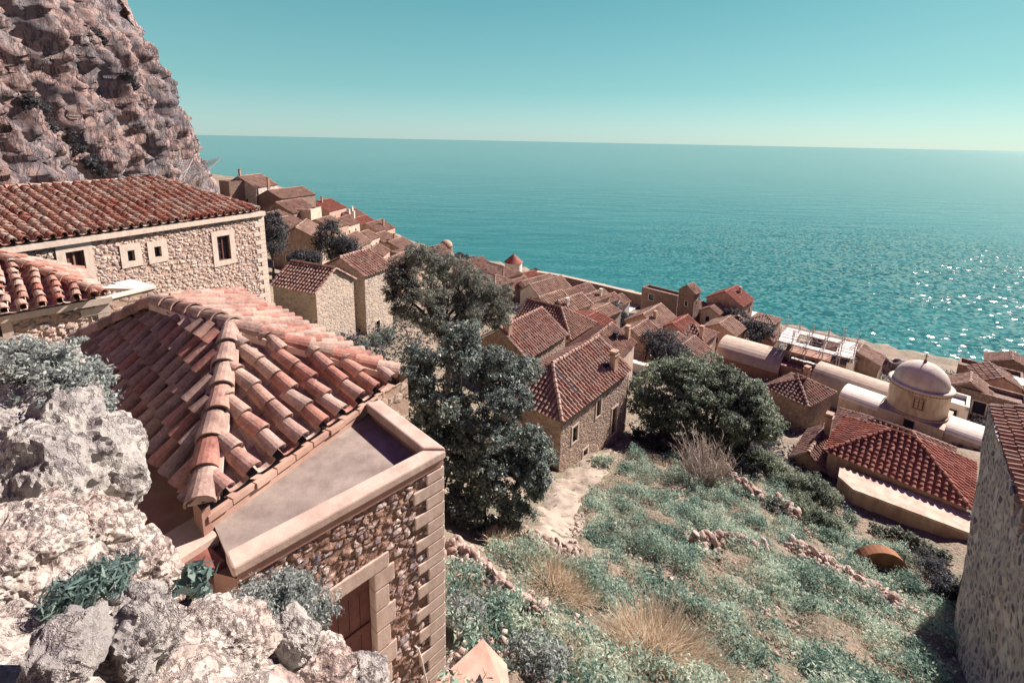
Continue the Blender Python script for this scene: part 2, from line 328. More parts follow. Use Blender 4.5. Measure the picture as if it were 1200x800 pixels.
def setorg(o):                                                         # put a single-mesh thing's origin at its base
    me = o.data; n = len(me.vertices); a = np.empty(n * 3, np.float32); me.vertices.foreach_get('co', a); a = a.reshape(-1, 3)
    c = np.array([(a[:, 0].min() + a[:, 0].max()) / 2, (a[:, 1].min() + a[:, 1].max()) / 2, a[:, 2].min()], np.float32)
    me.vertices.foreach_set('co', (a - c).ravel()); me.update(); o.location = o.location + Vector(c.tolist()); return o

# ------------------------------------------------------------------ terrain
CP = [  # pixel, pixel, level relative to the eye
 (655,552,-18.8),(700,530,-19.8),(745,520,-20.6),(640,600,-15.8),(690,640,-14.2),(600,640,-12.6),(560,690,-10.2),(600,790,-9.2),(700,790,-10.6),(800,790,-11.6),(900,790,-12.6),(1000,790,-13.6),(1110,795,-15.2),
 (800,690,-14.2),(900,690,-15.4),(1000,700,-16.6),(1080,720,-17.3),(1120,690,-18.4),(760,600,-17.2),(860,600,-18.2),(950,630,-19.2),(1040,660,-20),(900,550,-20.6),(800,530,-20.8),
 (470,620,-10.5),(480,480,-14.5),(420,420,-15),(380,395,-16.5),(330,380,-15.5),(470,390,-17.5),(560,420,-20),(620,420,-22),
 (900,490,-25),(960,470,-27.5),(1040,500,-26.5),(1120,520,-24.5),(840,440,-28),(940,440,-29.5),(760,420,-27),(700,400,-26),(1100,470,-30),(1180,470,-30),
 (640,330,-34.5),(700,345,-34.5),(760,368,-34.5),(820,380,-34),(900,395,-34.5),(1000,420,-34.5),(1100,438,-35),(1180,446,-35),
 (560,345,-31),(500,312,-30),(460,300,-28.5),(420,280,-26.5),(380,275,-23.5),(340,275,-20.5),(310,262,-18.5),(400,252,-25.5),(360,238,-24.5),(300,224,-20.5),(262,214,-16.5),(450,284,-30.5)]
XY = [(px(*c).x, px(*c).y, c[2] + CZ) for c in CP]
XY += [(0, 0, 38.2), (3, 0, 37), (9, 3, 31), (16, 3, 28), (25, 5, 25), (40, 15, 20), (60, 30, 12), (0, -25, 44), (-25, 0, 42), (30, -20, 34), (-14, 25, 30.0), (-12, 16, 32), (-20, 14, 33), (-24, 28, 30.5), (-36, 36, 31), (-50, 56, 29), (-75, 100, 26), (-110, 170, 24), (-140, 215, 22), (-200, 300, 14), (-8, 8, 34), (-4.5, 7, 33.2), (-2.6, 6, 32.6), (-1.2, 5.2, 32.2), (-.2, 5, 32), (2.5, 4, 32.6), (1.5, 2, 35), (-10, 5, 36.8), (110, 60, 3), (150, 20, 4), (-80, 160, 24)]
OUT = [(0,790,-2.05),(150,790,-2.4),(300,800,-3.1),(430,810,-4.5),(190,715,-3.95),(300,755,-4.3),(385,785,-4.7),(0,650,-3.15),(110,670,-3.6),(110,622,-4.2),(0,590,-3.6),(90,520,-4.3),(60,450,-4.9),(140,590,-5.6),(205,690,-5.8),(240,700,-6.0),(315,730,-6.2),(400,745,-6.7),(460,790,-7.1)]
XY += [(px(*c).x, px(*c).y, c[2] + CZ) for c in OUT]
XY = np.array(XY); n = len(XY)
def tps(r): return np.where(r > 1e-9, r * r * np.log(np.maximum(r, 1e-9)), 0)
SCL = 40.
cp = XY[:, :2] / SCL
K = tps(np.linalg.norm(cp[:, None] - cp[None], axis=2)) + np.eye(n) * 2e-4
A_ = np.zeros((n + 3, n + 3)); A_[:n, :n] = K; A_[:n, n] = 1; A_[:n, n + 1:] = cp; A_[n, :n] = 1; A_[n + 1:, :n] = cp.T
W_ = np.linalg.solve(A_, np.concatenate([XY[:, 2], np.zeros(3)]))
def T(x, y):
    x = np.atleast_1d(np.asarray(x, float)); y = np.atleast_1d(np.asarray(y, float)); sh = x.shape
    q = np.stack([x.ravel(), y.ravel()], 1) / SCL
    z = np.empty(len(q))
    for i in range(0, len(q), 20000):
        b = q[i:i + 20000]; z[i:i + 20000] = tps(np.linalg.norm(b[:, None] - cp[None], axis=2)) @ W_[:n] + W_[n] + b @ W_[n + 1:]
    s = (x.ravel() * .60 + y.ravel() * .80)
    z = np.clip(z, 3.2, 60)
    fall = np.clip((s - 112) / 9., 0, 1); z = z * (1 - fall) + (-6) * fall
    return z.reshape(sh)
def Tz(x, y): return float(T(x, y)[0])
def hit(u, v, zlo=-60, dz=0.):                                          # where a view ray meets the ground
    d = ray(u, v).normalized(); t = np.linspace(1.5 if dz < .5 else 42, 400, 6000); z = CZ + d.z * t - (T(d.x * t, d.y * t) + dz)
    i = int(np.argmax(z < 0)); return Vector((d.x * t[i], d.y * t[i], CZ + d.z * t[i]))
def fbm(x, y, z=0., o=5, H=.9): return mnoise.fractal(Vector((x, y, z)), H, 2.1, o)

def gridmesh(name, xs, ys, zf, mat, smooth=True):
    X, Y = np.meshgrid(xs, ys); Z = zf(X, Y); nx = len(xs); ny = len(ys)
    v = np.stack([X.ravel(), Y.ravel(), Z.ravel()], 1); i = np.arange(nx * ny).reshape(ny, nx)
    f = np.stack([i[:-1, :-1].ravel(), i[:-1, 1:].ravel(), i[1:, 1:].ravel(), i[1:, :-1].ravel()], 1)
    return npmesh(name, v, f, mat, None, smooth)
def stretch(lo, hi, fine, c=0.):
    out = [c]; st = fine
    while out[-1] < hi: st = fine + abs(out[-1] - c) ** 1.5 * .004; out.append(out[-1] + st)
    neg = [c]
    while neg[-1] > lo: st = fine + abs(neg[-1] - c) ** 1.5 * .004; neg.append(neg[-1] - st)
    return np.array(neg[::-1][:-1] + out)
OUTX, OUTY = (-8.5, 0.2), (-1.2, 7.5)
def zground(X, Y):
    Z = T(X, Y); nz = np.array([fbm(x * .45, y * .45, 3.) * .42 + fbm(x * 1.9, y * 1.9, 9., 4) * .12 for x, y in zip(X.ravel(), Y.ravel())]).reshape(X.shape)
    near = np.clip((60 - np.hypot(X, Y)) / 40, 0, 1)
    inn = np.clip(np.minimum.reduce([X - OUTX[0], OUTX[1] - X, Y - OUTY[0], OUTY[1] - Y]) / .8, 0, 1)
    return Z + nz * near - inn * .6
g = gridmesh('ground', stretch(-320, 260, .28, 4), stretch(-40, 420, .28, 12), zground, M['ground']); g['kind'] = 'structure'

def zout(X, Y):
    Z = T(X, Y); r = []
    for x, y in zip(X.ravel(), Y.ravel()):
        q = Vector((x, y, 1.7)); a = mnoise.fractal(q * .8, .8, 2.1, 4) * .28
        d, p = mnoise.voronoi(Vector((x * 2.1 + a, y * 2.1 - a, 0))); b = min(d[1] - d[0], .5) * .34
        d2, p2 = mnoise.voronoi(Vector((x * 6.3 + a * 2, y * 6.3, 2.))); c = min(d2[1] - d2[0], .4) * .12
        r.append(a + b + c + mnoise.fractal(q * 9, .7, 2, 4) * .03 - .16)
    edge = np.clip(np.minimum.reduce([X - OUTX[0], OUTX[1] - X, Y - OUTY[0], OUTY[1] - Y]) / .5, 0, 1)
    return Z + np.array(r).reshape(X.shape) - (1 - edge) * .9
og = gridmesh('rock_outcrop', np.arange(OUTX[0], OUTX[1], .035), np.arange(OUTY[0], OUTY[1], .035), zout, M['conglo'], False); og['kind'] = 'structure'

# sea: a flat disc sheet out to the horizon
mb = MB(); rs = [0, 60, 150, 400, 1200, 4000, 15000, 60000]; k = 72; vs = [(0, 0, 0)]
for r in rs[1:]: vs += [(r * math.cos(2 * math.pi * j / k), r * math.sin(2 * math.pi * j / k), 0) for j in range(k)]
fs = [(0, 1 + j, 1 + (j + 1) % k) for j in range(k)]
for i in range(len(rs) - 2): fs += [(1 + i * k + j, 1 + (i + 1) * k + j, 1 + (i + 1) * k + (j + 1) % k, 1 + i * k + (j + 1) % k) for j in range(k)]
mb.add(vs, fs); o = mb.build('sea', M['sea']); o['kind'] = 'structure'

# cliff
def build_cliff():
    path = [(-75, 28), (-66, 34), (-58, 39), (-51, 44), (-46, 50), (-41.5, 57), (-37.5, 66), (-34.3, 76), (-32, 87), (-30.8, 98), (-31.2, 108), (-35, 116), (-44, 122)]
    pts = [V(math.sin(rad(a)) * d, math.cos(rad(a)) * d, 0) for a, d in path]
    seg = [0]
    for a, b in zip(pts, pts[1:]): seg.append(seg[-1] + (b - a).length)
    L = seg[-1]; nu = 460; nv = 280; vs = np.empty((nv, nu, 3))
    for i in range(nu):
        t = L * i / (nu - 1); j = max(k for k in range(len(seg)) if seg[k] <= t + 1e-9); j = min(j, len(pts) - 2)
        f = (t - seg[j]) / (seg[j + 1] - seg[j]); p = pts[j].lerp(pts[j + 1], f); pa = pts[max(j - 1, 0)]; pb = pts[min(j + 2, len(pts) - 1)]
        e = (pb - pa).normalized(); nrm = V(e.y, -e.x, 0)                # towards the town
        zb = Tz(p.x, p.y) - 7
        for k in range(nv):
            h = k / (nv - 1) * 85
            q = p - nrm * (h * .16 + max(0, 9 - h) * -.4) + V(-.88, -.20, 0) * h * .185
            z = zb + h; w_ = Vector((q.x, q.y, z)) + Vector((z * .5, 0, 0))
            k1 = Vector((p.x * .11, p.y * .11, h * .016)); k2 = Vector((p.x * .28, p.y * .28, h * .035))
            r = mnoise.ridged_multi_fractal(k1, .8, 2.1, 5, 1., 2.) * 2.6 + mnoise.fractal(k1 * 1.6 + Vector((9, 2, 4)), .8, 2.1, 6) * 4.0
            r += mnoise.ridged_multi_fractal(k2 + Vector((3, 7, 1)), .75, 2.1, 6, 1., 2.) * 2.6
            d, c_ = mnoise.voronoi(Vector((p.x * .34 + r * .10, p.y * .34, h * .075 + r * .06))); r += min(d[1] - d[0], .25) * 1.2 + mnoise.noise(Vector(c_[0]) * 7.3) * 1.5
            d, c_ = mnoise.voronoi(Vector((p.x * .9 + r * .2, p.y * .9, h * .3))); r += mnoise.noise(Vector(c_[0]) * 5.1) * .75
            d, _ = mnoise.voronoi(Vector((q.x * .75, q.y * .75, z * .3))); r += min(d[1] - d[0], .3) * .4
            r += mnoise.fractal(Vector((q.x * .8, q.y * .8, z * .5)), .7, 2.1, 5) * .9
            q = q + nrm * (r - 7.2); vs[k, i] = (q.x, q.y, z)
    idx = np.arange(nu * nv).reshape(nv, nu)
    f = np.stack([idx[:-1, :-1].ravel(), idx[:-1, 1:].ravel(), idx[1:, 1:].ravel(), idx[1:, :-1].ravel()], 1)
    c = npmesh('cliff', vs.reshape(-1, 3), f, M['cliff'], None, False); c['kind'] = 'structure'
build_cliff()
# ------------------------------------------------------------------ roof tiles, walls, openings
def tile_slope(mb, poly, pitch=.33, expo=.34, segs=4, thick=False, jit=1., over=.06, base=True):
    P = [Vector(p) for p in poly]; e = (P[1] - P[0]).normalized()
    nn = Vector((0, 0, 0))
    for i in range(1, len(P) - 1): nn += (P[i] - P[0]).cross(P[i + 1] - P[0])
    nn.normalize()
    if nn.z < 0: nn = -nn
    wv = nn.cross(e).normalized()
    if wv.z < 0: wv = -wv
    o = P[0]; q = [((p - o).dot(e), (p - o).dot(wv)) for p in P]
    if base: mb.add([p + nn * .0 for p in P], [tuple(range(len(P)))])
    u0 = min(a for a, b in q); u1 = max(a for a, b in q); ncol = max(1, int(round((u1 - u0) / pitch))); pt = (u1 - u0) / ncol
    rr = pt * (.325 if thick else .35)
    for c in range(ncol):
        u = u0 + (c + .5) * pt + random.uniform(-.1, .1) * pt * .3 * jit; ws = []
        for i in range(len(q)):
            (a, b), (a2, b2) = q[i], q[(i + 1) % len(q)]
            if (a - u) * (a2 - u) < 0: ws.append(b + (b2 - b) * (u - a) / (a2 - a))
        if len(ws) < 2: continue
        w0, w1 = min(ws) - over, max(ws)
        w_ = w0 + random.uniform(-.02, .02) * jit
        while w_ < w1 - .08:
            ln = min(expo * 1.15, w1 - w_); t = 1 - .5 * (1 - ln / (expo * 1.15))
            du = random.uniform(-.017, .017) * jit; lift = random.uniform(0, .016) * jit + expo * (.125 if thick else .10); lb = .055 if thick else .0; r0 = rr * random.uniform(.97, 1.06); r1 = rr * .84
            sk = random.uniform(-.034, .034) * jit
            def ring(wc, r, h, uo, k=segs):
                return [o + e * (u + uo + r * math.cos(math.pi * j / k)) + wv * wc + nn * (h + lb + r * 1.1 * math.sin(math.pi * j / k)) for j in range(k + 1)]
            a = ring(w_, r0, lift, du); b = ring(w_ + ln, r1, .004, du + sk); k1 = segs + 1
            if not thick:
                mb.add(a + b, [(j, j + 1, k1 + j + 1, k1 + j) for j in range(segs)])
            else:
                ci = ring(w_, r0 - .022, lift - .004, du); di = ring(w_ + ln * .6, r1 - .02, 0, du)
                fs = [(j, j + 1, k1 + j + 1, k1 + j) for j in range(segs)] + [(2 * k1 + j, 2 * k1 + j + 1, j + 1, j) for j in range(segs)] + [(3 * k1 + j, 3 * k1 + j + 1, 2 * k1 + j + 1, 2 * k1 + j) for j in range(segs)]
                fs += [(0, k1, 3 * k1, 2 * k1), (segs, 2 * k1 + segs, 3 * k1 + segs, k1 + segs)]
                mb.add(a + b + ci + di, fs)
            w_ += expo
        if thick:                                                       # channel tiles between the covers
            uc = u0 + (c + 1) * pt
            ws = []
            for i in range(len(q)):
                (a, b), (a2, b2) = q[i], q[(i + 1) % len(q)]
                if (a - uc) * (a2 - uc) < 0: ws.append(b + (b2 - b) * (uc - a) / (a2 - a))
            if len(ws) < 2: continue
            w_, w1 = min(ws) - over - .03, max(ws)
            while w_ < w1 - .06:
                ln = min(expo * 1.1, w1 - w_); r = pt * .36
                def rc(wc, h): return [o + e * (uc + r * math.cos(math.pi * (.08 + .84 * j / segs))) + wv * wc + nn * (h + .075 - r * .8 * math.sin(math.pi * (.08 + .84 * j / segs))) for j in range(segs + 1)]
                a = rc(w_, .035); b = rc(w_ + ln, .005); k1 = segs + 1
                lo = [p - nn * .02 for p in a]
                mb.add(a + b + lo, [(j + 1, j, k1 + j, k1 + j + 1) for j in range(segs)] + [(j, j + 1, 2 * k1 + j + 1, 2 * k1 + j) for j in range(segs)])
                w_ += expo
def ridge_tiles(mb, a, b, r=.12, expo=.36, segs=6, thick=False, jit=1., lift=.05):
    a = Vector(a); b = Vector(b); d = (b - a); L = d.length; d.normalize(); s = d.cross(V(0, 0, 1)).normalized(); up = s.cross(d)
    n = max(1, int(round(L / expo))); ex = L / n
    for i in range(n):
        p0 = a + d * (ex * i); p1 = p0 + d * (ex * 1.13); r0 = r * random.uniform(1., 1.08); r1 = r * .84; so = random.uniform(-.02, .02) * jit
        def ring(p, rr, h): return [p + s * (so + rr * math.cos(math.pi * (-.08 + 1.16 * j / segs))) + up * (h + rr * math.sin(math.pi * (-.08 + 1.16 * j / segs))) for j in range(segs + 1)]
        A = ring(p0, r0, lift + .03); B = ring(p1, r1, lift); k1 = segs + 1
        fs = [(j, j + 1, k1 + j + 1, k1 + j) for j in range(segs)]
        if thick:
            C_ = ring(p0, r0 - .025, lift + .028); D_ = ring(p1, r1 - .025, lift)
            mb.add(A + B + C_ + D_, fs + [(2 * k1 + j, 2 * k1 + j + 1, j + 1, j) for j in range(segs)] + [(3 * k1 + j, 3 * k1 + j + 1, 2 * k1 + j + 1, 2 * k1 + j) for j in range(segs)])
        else: mb.add(A + B, fs)
def panel(mb, A, B, z0, z1, holes=(), depth=.25, cell=None, mi=0):
    """upright wall skin from A to B; holes = (s0,s1,z0,z1); outside lies to the right of A->B"""
    A = Vector((A.x, A.y, 0)); B = Vector((B.x, B.y, 0)); e = B - A; L = e.length; e.normalize(); n = V(e.y, -e.x, 0)
    S = {0., L}; Z = {z0, z1}
    for h in holes: S |= {h[0], h[1]}; Z |= {h[2], h[3]}
    def sub(vals):
        vals = sorted(vals)
        if not cell: return vals
        out = []
        for a, b in zip(vals, vals[1:]):
            k = max(1, int(math.ceil((b - a) / cell))); out += [a + (b - a) * i / k for i in range(k)]
        return out + [vals[-1]]
    S = sub(S); Z = sub(Z); ns = len(S); o = len(mb.v)
    mb.v.extend([tuple(A + e * s + V(0, 0, z)) for z in Z for s in S])
    for i in range(len(Z) - 1):
        for j in range(ns - 1):
            sc, zc = (S[j] + S[j + 1]) / 2, (Z[i] + Z[i + 1]) / 2
            if any(h[0] < sc < h[1] and h[2] < zc < h[3] for h in holes): continue
            mb.f.append((o + i * ns + j, o + i * ns + j + 1, o + (i + 1) * ns + j + 1, o + (i + 1) * ns + j)); mb.mi.append(mi)
    for (a, b, c, d) in holes:
        q = [A + e * a + V(0, 0, c), A + e * b + V(0, 0, c), A + e * b + V(0, 0, d), A + e * a + V(0, 0, d)]; r = [p - n * depth for p in q]
        for i in range(4): mb.quad(q[i], r[i], r[(i + 1) % 4], q[(i + 1) % 4], mi)
def wbox(mb, A, e, n, s0, s1, z0, z1, d0, d1, mi=0):                     # box on a wall: along e, up, from depth d0 to d1 outwards
    A = Vector((A.x, A.y, 0)); c = A + e * ((s0 + s1) / 2) + n * ((d0 + d1) / 2) + V(0, 0, (z0 + z1) / 2)
    mb.box(c, e * ((s1 - s0) / 2), n * ((d1 - d0) / 2), V(0, 0, (z1 - z0) / 2), mi)
def window(root, A, e, n, s0, s1, z0, z1, surround=.12, smat=None, panes=True, pmat='glass', proud=.03, name='window', wood='wood', back=.16):
    mb = MB(); g = surround
    for a, b, c, d in ((s0 - g, s0, z0 - g, z1 + g), (s1, s1 + g, z0 - g, z1 + g), (s0, s1, z1, z1 + g), (s0, s1, z0 - g, z0)): wbox(mb, A, e, n, a, b, c, d, -.04, proud)
    f = mb.build(name, smat or M['ashlar_pale'], root)
    p = MB(); wbox(p, A, e, n, s0, s1, z0, z1, -back - .02, -back); p.build('pane', M[pmat], f)
    if panes:
        p = MB(); t = min(.045, (s1 - s0) * .12); m_ = (s0 + s1) / 2
        for a, b, c, d in ((s0, s0 + t, z0, z1), (s1 - t, s1, z0, z1), (s0 + t, s1 - t, z1 - t, z1), (s0 + t, s1 - t, z0, z0 + t), (m_ - t * .6, m_ + t * .6, z0 + t, z1 - t)): wbox(p, A, e, n, a, b, c, d, -back, -back + .05)
        if z1 - z0 > .7:
            for k in (1, 2): zc = z0 + (z1 - z0) * k / 3; wbox(p, A, e, n, s0 + t, m_ - t * .6, zc - .012, zc + .012, -back, -back + .03); wbox(p, A, e, n, m_ + t * .6, s1 - t, zc - .012, zc + .012, -back, -back + .03)
        p.build('frame', M[wood], f)
    return f
def quoins(mb, A, e, n, e2, n2, z0, z1, hgt=.22, long=.46, short=.24, proud=.03):
    """corner at A; wall 1 runs back along -e (normal n), wall 2 runs along e2 (normal n2)"""
    z = z0; k = 0
    while z < z1 - .05:
        h = min(hgt * random.uniform(.9, 1.1), z1 - z); l1, l2 = (long, short) if k % 2 else (short, long); l1 *= random.uniform(.92, 1.08)
        o = Vector((A.x, A.y, z + .006)); a = [o + n * proud + n2 * proud, o - e * l1 + n * proud, o - e * l1 - n * .08, o - e * .08 - n * .08, o + e2 * l2 - n * .08 - e*0.08, o + e2 * l2 + n2 * proud]
        a = [o + n * proud + n2 * proud, o - e * l1 + n * proud, o - e * l1 - n * .1, o + e2 * .1 - e * .1 , o + e2 * l2 - n2 * .1, o + e2 * l2 + n2 * proud]
        mb.prism(a, V(0, 0, h - .012)); z += h; k += 1
def chimney(root, x, y, z0, h, wd=.5, mat='tan', az=40, pots=True, name='chimney'):
    mb = MB(); a = dirv(az); b = dirv(az - 90); c = V(x, y, z0 + h / 2)
    mb.box(c, a * wd / 2, b * wd / 2 * .8, V(0, 0, h / 2)); top = z0 + h
    mb.box(V(x, y, top + .035), a * (wd / 2 + .06), b * (wd * .4 + .06), V(0, 0, .035))
    if pots:
        for s in (-1, 1): mb.box(V(x, y, top + .16) + a * (s * wd * .33), a * .06, b * wd * .36, V(0, 0, .1))
        mb.box(V(x, y, top + .29), a * (wd / 2 + .03), b * (wd * .4 + .03), V(0, 0, .035))
    return mb.build(name, M[mat], root)

def house(label, corner, az, W, D, H, rise, ridge='e1', hips=(0, 0), wall='cream', tile='tile_town', pitch=.36, expo=.36, segs=3, wins=(), chims=(), down=4.0, name='stone_house', cat='house', group='houses of the old town', over=.18, flat=False, wink='glass', ridge_r=.13, thick=False, trim='ashlar_pale', skew=90):
    """corner = eave corner nearest the eye; the house runs W along az and D along az-90"""
    e1 = dirv(az); e2 = dirv(az - skew); C0 = Vector(corner); ze = C0.z; zb = ze - H - down
    r = thing(name, V((C0 + (e1 * W + e2 * D) / 2).x, (C0 + (e1 * W + e2 * D) / 2).y, ze - H), label, cat, group)
    Q = [C0, C0 + e1 * W, C0 + e1 * W + e2 * D, C0 + e2 * D]
    n = [V(e1.y, -e1.x, 0), e1, V(-e1.y, e1.x, 0), -e1] if skew == 90 else None
    zt = ze - (.05 if not flat else 0)
    # wins: (face, s, z above base, w, h[, kind])
    holes = {0: [], 1: [], 2: [], 3: []}
    sides = [(0, Q[0], Q[1]), (1, Q[1], Q[2]), (2, Q[2], Q[3]), (3, Q[3], Q[0])]
    for wd in wins:
        fidx, s, z, a, b = wd[:5]; holes[fidx].append((s - a / 2, s + a / 2, ze - H + z, ze - H + z + b))
    mb = MB()
    for i, a, b in sides: panel(mb, a, b, zb, zt, holes[i], .22)
    mid = rise
    hw = (D if ridge == 'e1' else W) / 2
    if flat:
        mb.add([V(q.x, q.y, zt - .35) for q in Q], [(0, 1, 2, 3)])
        for i, a, b in sides:
            d = (b - a).normalized(); nn = V(d.y, -d.x, 0); wbox(mb, a, d, nn, -.0, (b - a).length - .25, zt - .36, zt + .06, -.25, 0.002)
    ov = over
    if ridge == 'e1':
        h0, h1 = hips[0] * hw, hips[1] * hw
        R0 = C0 + e2 * D / 2 + e1 * h0 + V(0, 0, rise); R1 = C0 + e2 * D / 2 + e1 * (W - h1) + V(0, 0, rise)
    else:
        h0, h1 = hips[0] * hw, hips[1] * hw
        R0 = C0 + e1 * W / 2 + e2 * h0 + V(0, 0, rise); R1 = C0 + e1 * W / 2 + e2 * (D - h1) + V(0, 0, rise)
    if not flat:
        if ridge == 'e1':
            if not hips[0]: mb.add([V(Q[3].x, Q[3].y, zt), V(Q[0].x, Q[0].y, zt), R0 - V(0, 0, .06)], [(0, 1, 2)])
            if not hips[1]: mb.add([V(Q[1].x, Q[1].y, zt), V(Q[2].x, Q[2].y, zt), R1 - V(0, 0, .06)], [(0, 1, 2)])
        else:
            if not hips[0]: mb.add([V(Q[0].x, Q[0].y, zt), V(Q[1].x, Q[1].y, zt), R0 - V(0, 0, .06)], [(0, 1, 2)])
            if not hips[1]: mb.add([V(Q[2].x, Q[2].y, zt), V(Q[3].x, Q[3].y, zt), R1 - V(0, 0, .06)], [(0, 1, 2)])
    mb.build('wall', M[wall], r)
    for wd in wins:
        fidx, s, z, a, b = wd[:5]; k = wd[5] if len(wd) > 5 else 'window'
        i, A, B = sides[fidx]; e = (B - A).normalized(); nn = V(e.y, -e.x, 0)
        window(r, A, e, nn, s - a / 2, s + a / 2, ze - H + z, ze - H + z + b, .12, M[trim], panes=(wink == 'frame'), name=k, pmat='wood' if k == 'door' else 'glass')
    if not flat:
        sl = rise / hw; d = ov * sl
        Z = lambda p: Vector((p.x, p.y, p.z))
        def ex(p, dx, dz): return p + dx + V(0, 0, dz)
        rb = MB()
        if ridge == 'e1':
            o0 = -e1 * (ov if hips[0] else .10); o1 = e1 * (ov if hips[1] else .10); s_ = -e2 * ov
            a, b, c, dd = Q[0] + o0 + s_ - V(0, 0, d), Q[1] + o1 + s_ - V(0, 0, d), Q[2] + o1 - s_ - V(0, 0, d), Q[3] + o0 - s_ - V(0, 0, d)
            r0 = R0 if hips[0] else R0 + o0; r1 = R1 if hips[1] else R1 + o1
            tile_slope(rb, [a, b, r1, r0], pitch, expo, segs, thick); tile_slope(rb, [c, dd, r0, r1], pitch, expo, segs, thick)
            if hips[0]: tile_slope(rb, [dd, a, r0], pitch, expo, segs, thick)
            if hips[1]: tile_slope(rb, [b, c, r1], pitch, expo, segs, thick)
            ridges = [(r0, r1)] if (r1 - r0).length > .3 else []
            ridges += ([(a, r0), (dd, r0)] if hips[0] else []) + ([(b, r1), (c, r1)] if hips[1] else [])
            rakes = ([] if hips[0] else [(a, r0), (dd, r0)]) + ([] if hips[1] else [(b, r1), (c, r1)])
        else:
            o0 = -e2 * (ov if hips[0] else .10); o1 = e2 * (ov if hips[1] else .10); s_ = e1 * ov
            a, b, c, dd = Q[0] + o0 - s_ - V(0, 0, d), Q[1] + o0 + s_ - V(0, 0, d), Q[2] + o1 + s_ - V(0, 0, d), Q[3] + o1 - s_ - V(0, 0, d)
            r0 = R0 if hips[0] else R0 + o0; r1 = R1 if hips[1] else R1 + o1
            tile_slope(rb, [b, c, r1, r0], pitch, expo, segs, thick); tile_slope(rb, [dd, a, r0, r1], pitch, expo, segs, thick)
            if hips[0]: tile_slope(rb, [a, b, r0], pitch, expo, segs, thick)
            if hips[1]: tile_slope(rb, [c, dd, r1], pitch, expo, segs, thick)
            ridges = [(r0, r1)] if (r1 - r0).length > .3 else []
            ridges += ([(a, r0), (b, r0)] if hips[0] else []) + ([(c, r1), (dd, r1)] if hips[1] else [])
            rakes = ([] if hips[0] else [(a, r0), (b, r0)]) + ([] if hips[1] else [(c, r1), (dd, r1)])
        ro = rb.build('roof', M[tile], r)
        rm = MB()
        for p, q in ridges: ridge_tiles(rm, p, q, ridge_r, expo * 1.1, 4 if not thick else 7, thick)
        for p, q in rakes: ridge_tiles(rm, p, q, ridge_r * .8, expo * 1.1, 4, False, lift=.02)
        if ridges or rakes: rm.build('ridge_tiles', M[tile], ro)
        for (a_, b_, h_, mt) in chims:
            p = C0 + e1 * a_ + e2 * b_; hh = (min(b_, D - b_) if ridge == 'e1' else min(a_, W - a_)); zz = ze + hh * sl
            chimney(ro, p.x, p.y, zz - .3, h_ + .3, .5, mt, az)
    return r

# ------------------------------------------------------------------ foliage
def leaves(pts, nrm, size, aspect=.45, tilt=.6, curl=0.):
    n = len(pts); sz = size * rng.uniform(.65, 1.35, n)
    d = rng.normal(size=(n, 3)); d = d * tilt + nrm; d /= np.linalg.norm(d, axis=1, keepdims=True) + 1e-9
    t = rng.normal(size=(n, 3)); t -= d * (t * d).sum(1, keepdims=True); t /= np.linalg.norm(t, axis=1, keepdims=True) + 1e-9
    b = np.cross(d, t); L = t * sz[:, None]; Wd = b * (sz * aspect)[:, None]
    v = np.stack([pts - L * .5, pts + Wd * .5 - L * .05, pts + L * .5 + d * (sz * curl)[:, None], pts - Wd * .5 - L * .05], 1).reshape(-1, 3)
    return v, np.arange(4 * n).reshape(n, 4)
def clump_points(blobs, nclump, nleaf, crad, shell=.55):
    P, Nn = [], []
    vol = np.array([b[1][0] * b[1][1] * b[1][2] for b in blobs]) ** .67; vol /= vol.sum()
    for (c, r), f in zip(blobs, vol):
        k = max(3, int(nclump * f)); d = rng.normal(size=(k, 3)); d /= np.linalg.norm(d, axis=1, keepdims=True)
        rad_ = (shell + (1 - shell) * rng.uniform(0, 1, k)) * rng.uniform(.82, 1.12, k)
        cc = np.array(c) + d * rad_[:, None] * np.array(r); m_ = max(2, int(nleaf))
        off = rng.normal(size=(k, m_, 3)); off /= np.linalg.norm(off, axis=2, keepdims=True); off *= (rng.uniform(0, 1, (k, m_, 1)) ** .5) * (crad * rng.uniform(.6, 1.4, (k, 1, 1)))
        off[:, :, 2] *= .7
        P.append((cc[:, None] + off).reshape(-1, 3)); nn = off / (np.linalg.norm(off, axis=2, keepdims=True) + 1e-9) * .6 + d[:, None] * .5 + np.array([0, 0, .35]); Nn.append(nn.reshape(-1, 3))
    P = np.concatenate(P); Nn = np.concatenate(Nn); Nn /= np.linalg.norm(Nn, axis=1, keepdims=True) + 1e-9
    return P, Nn
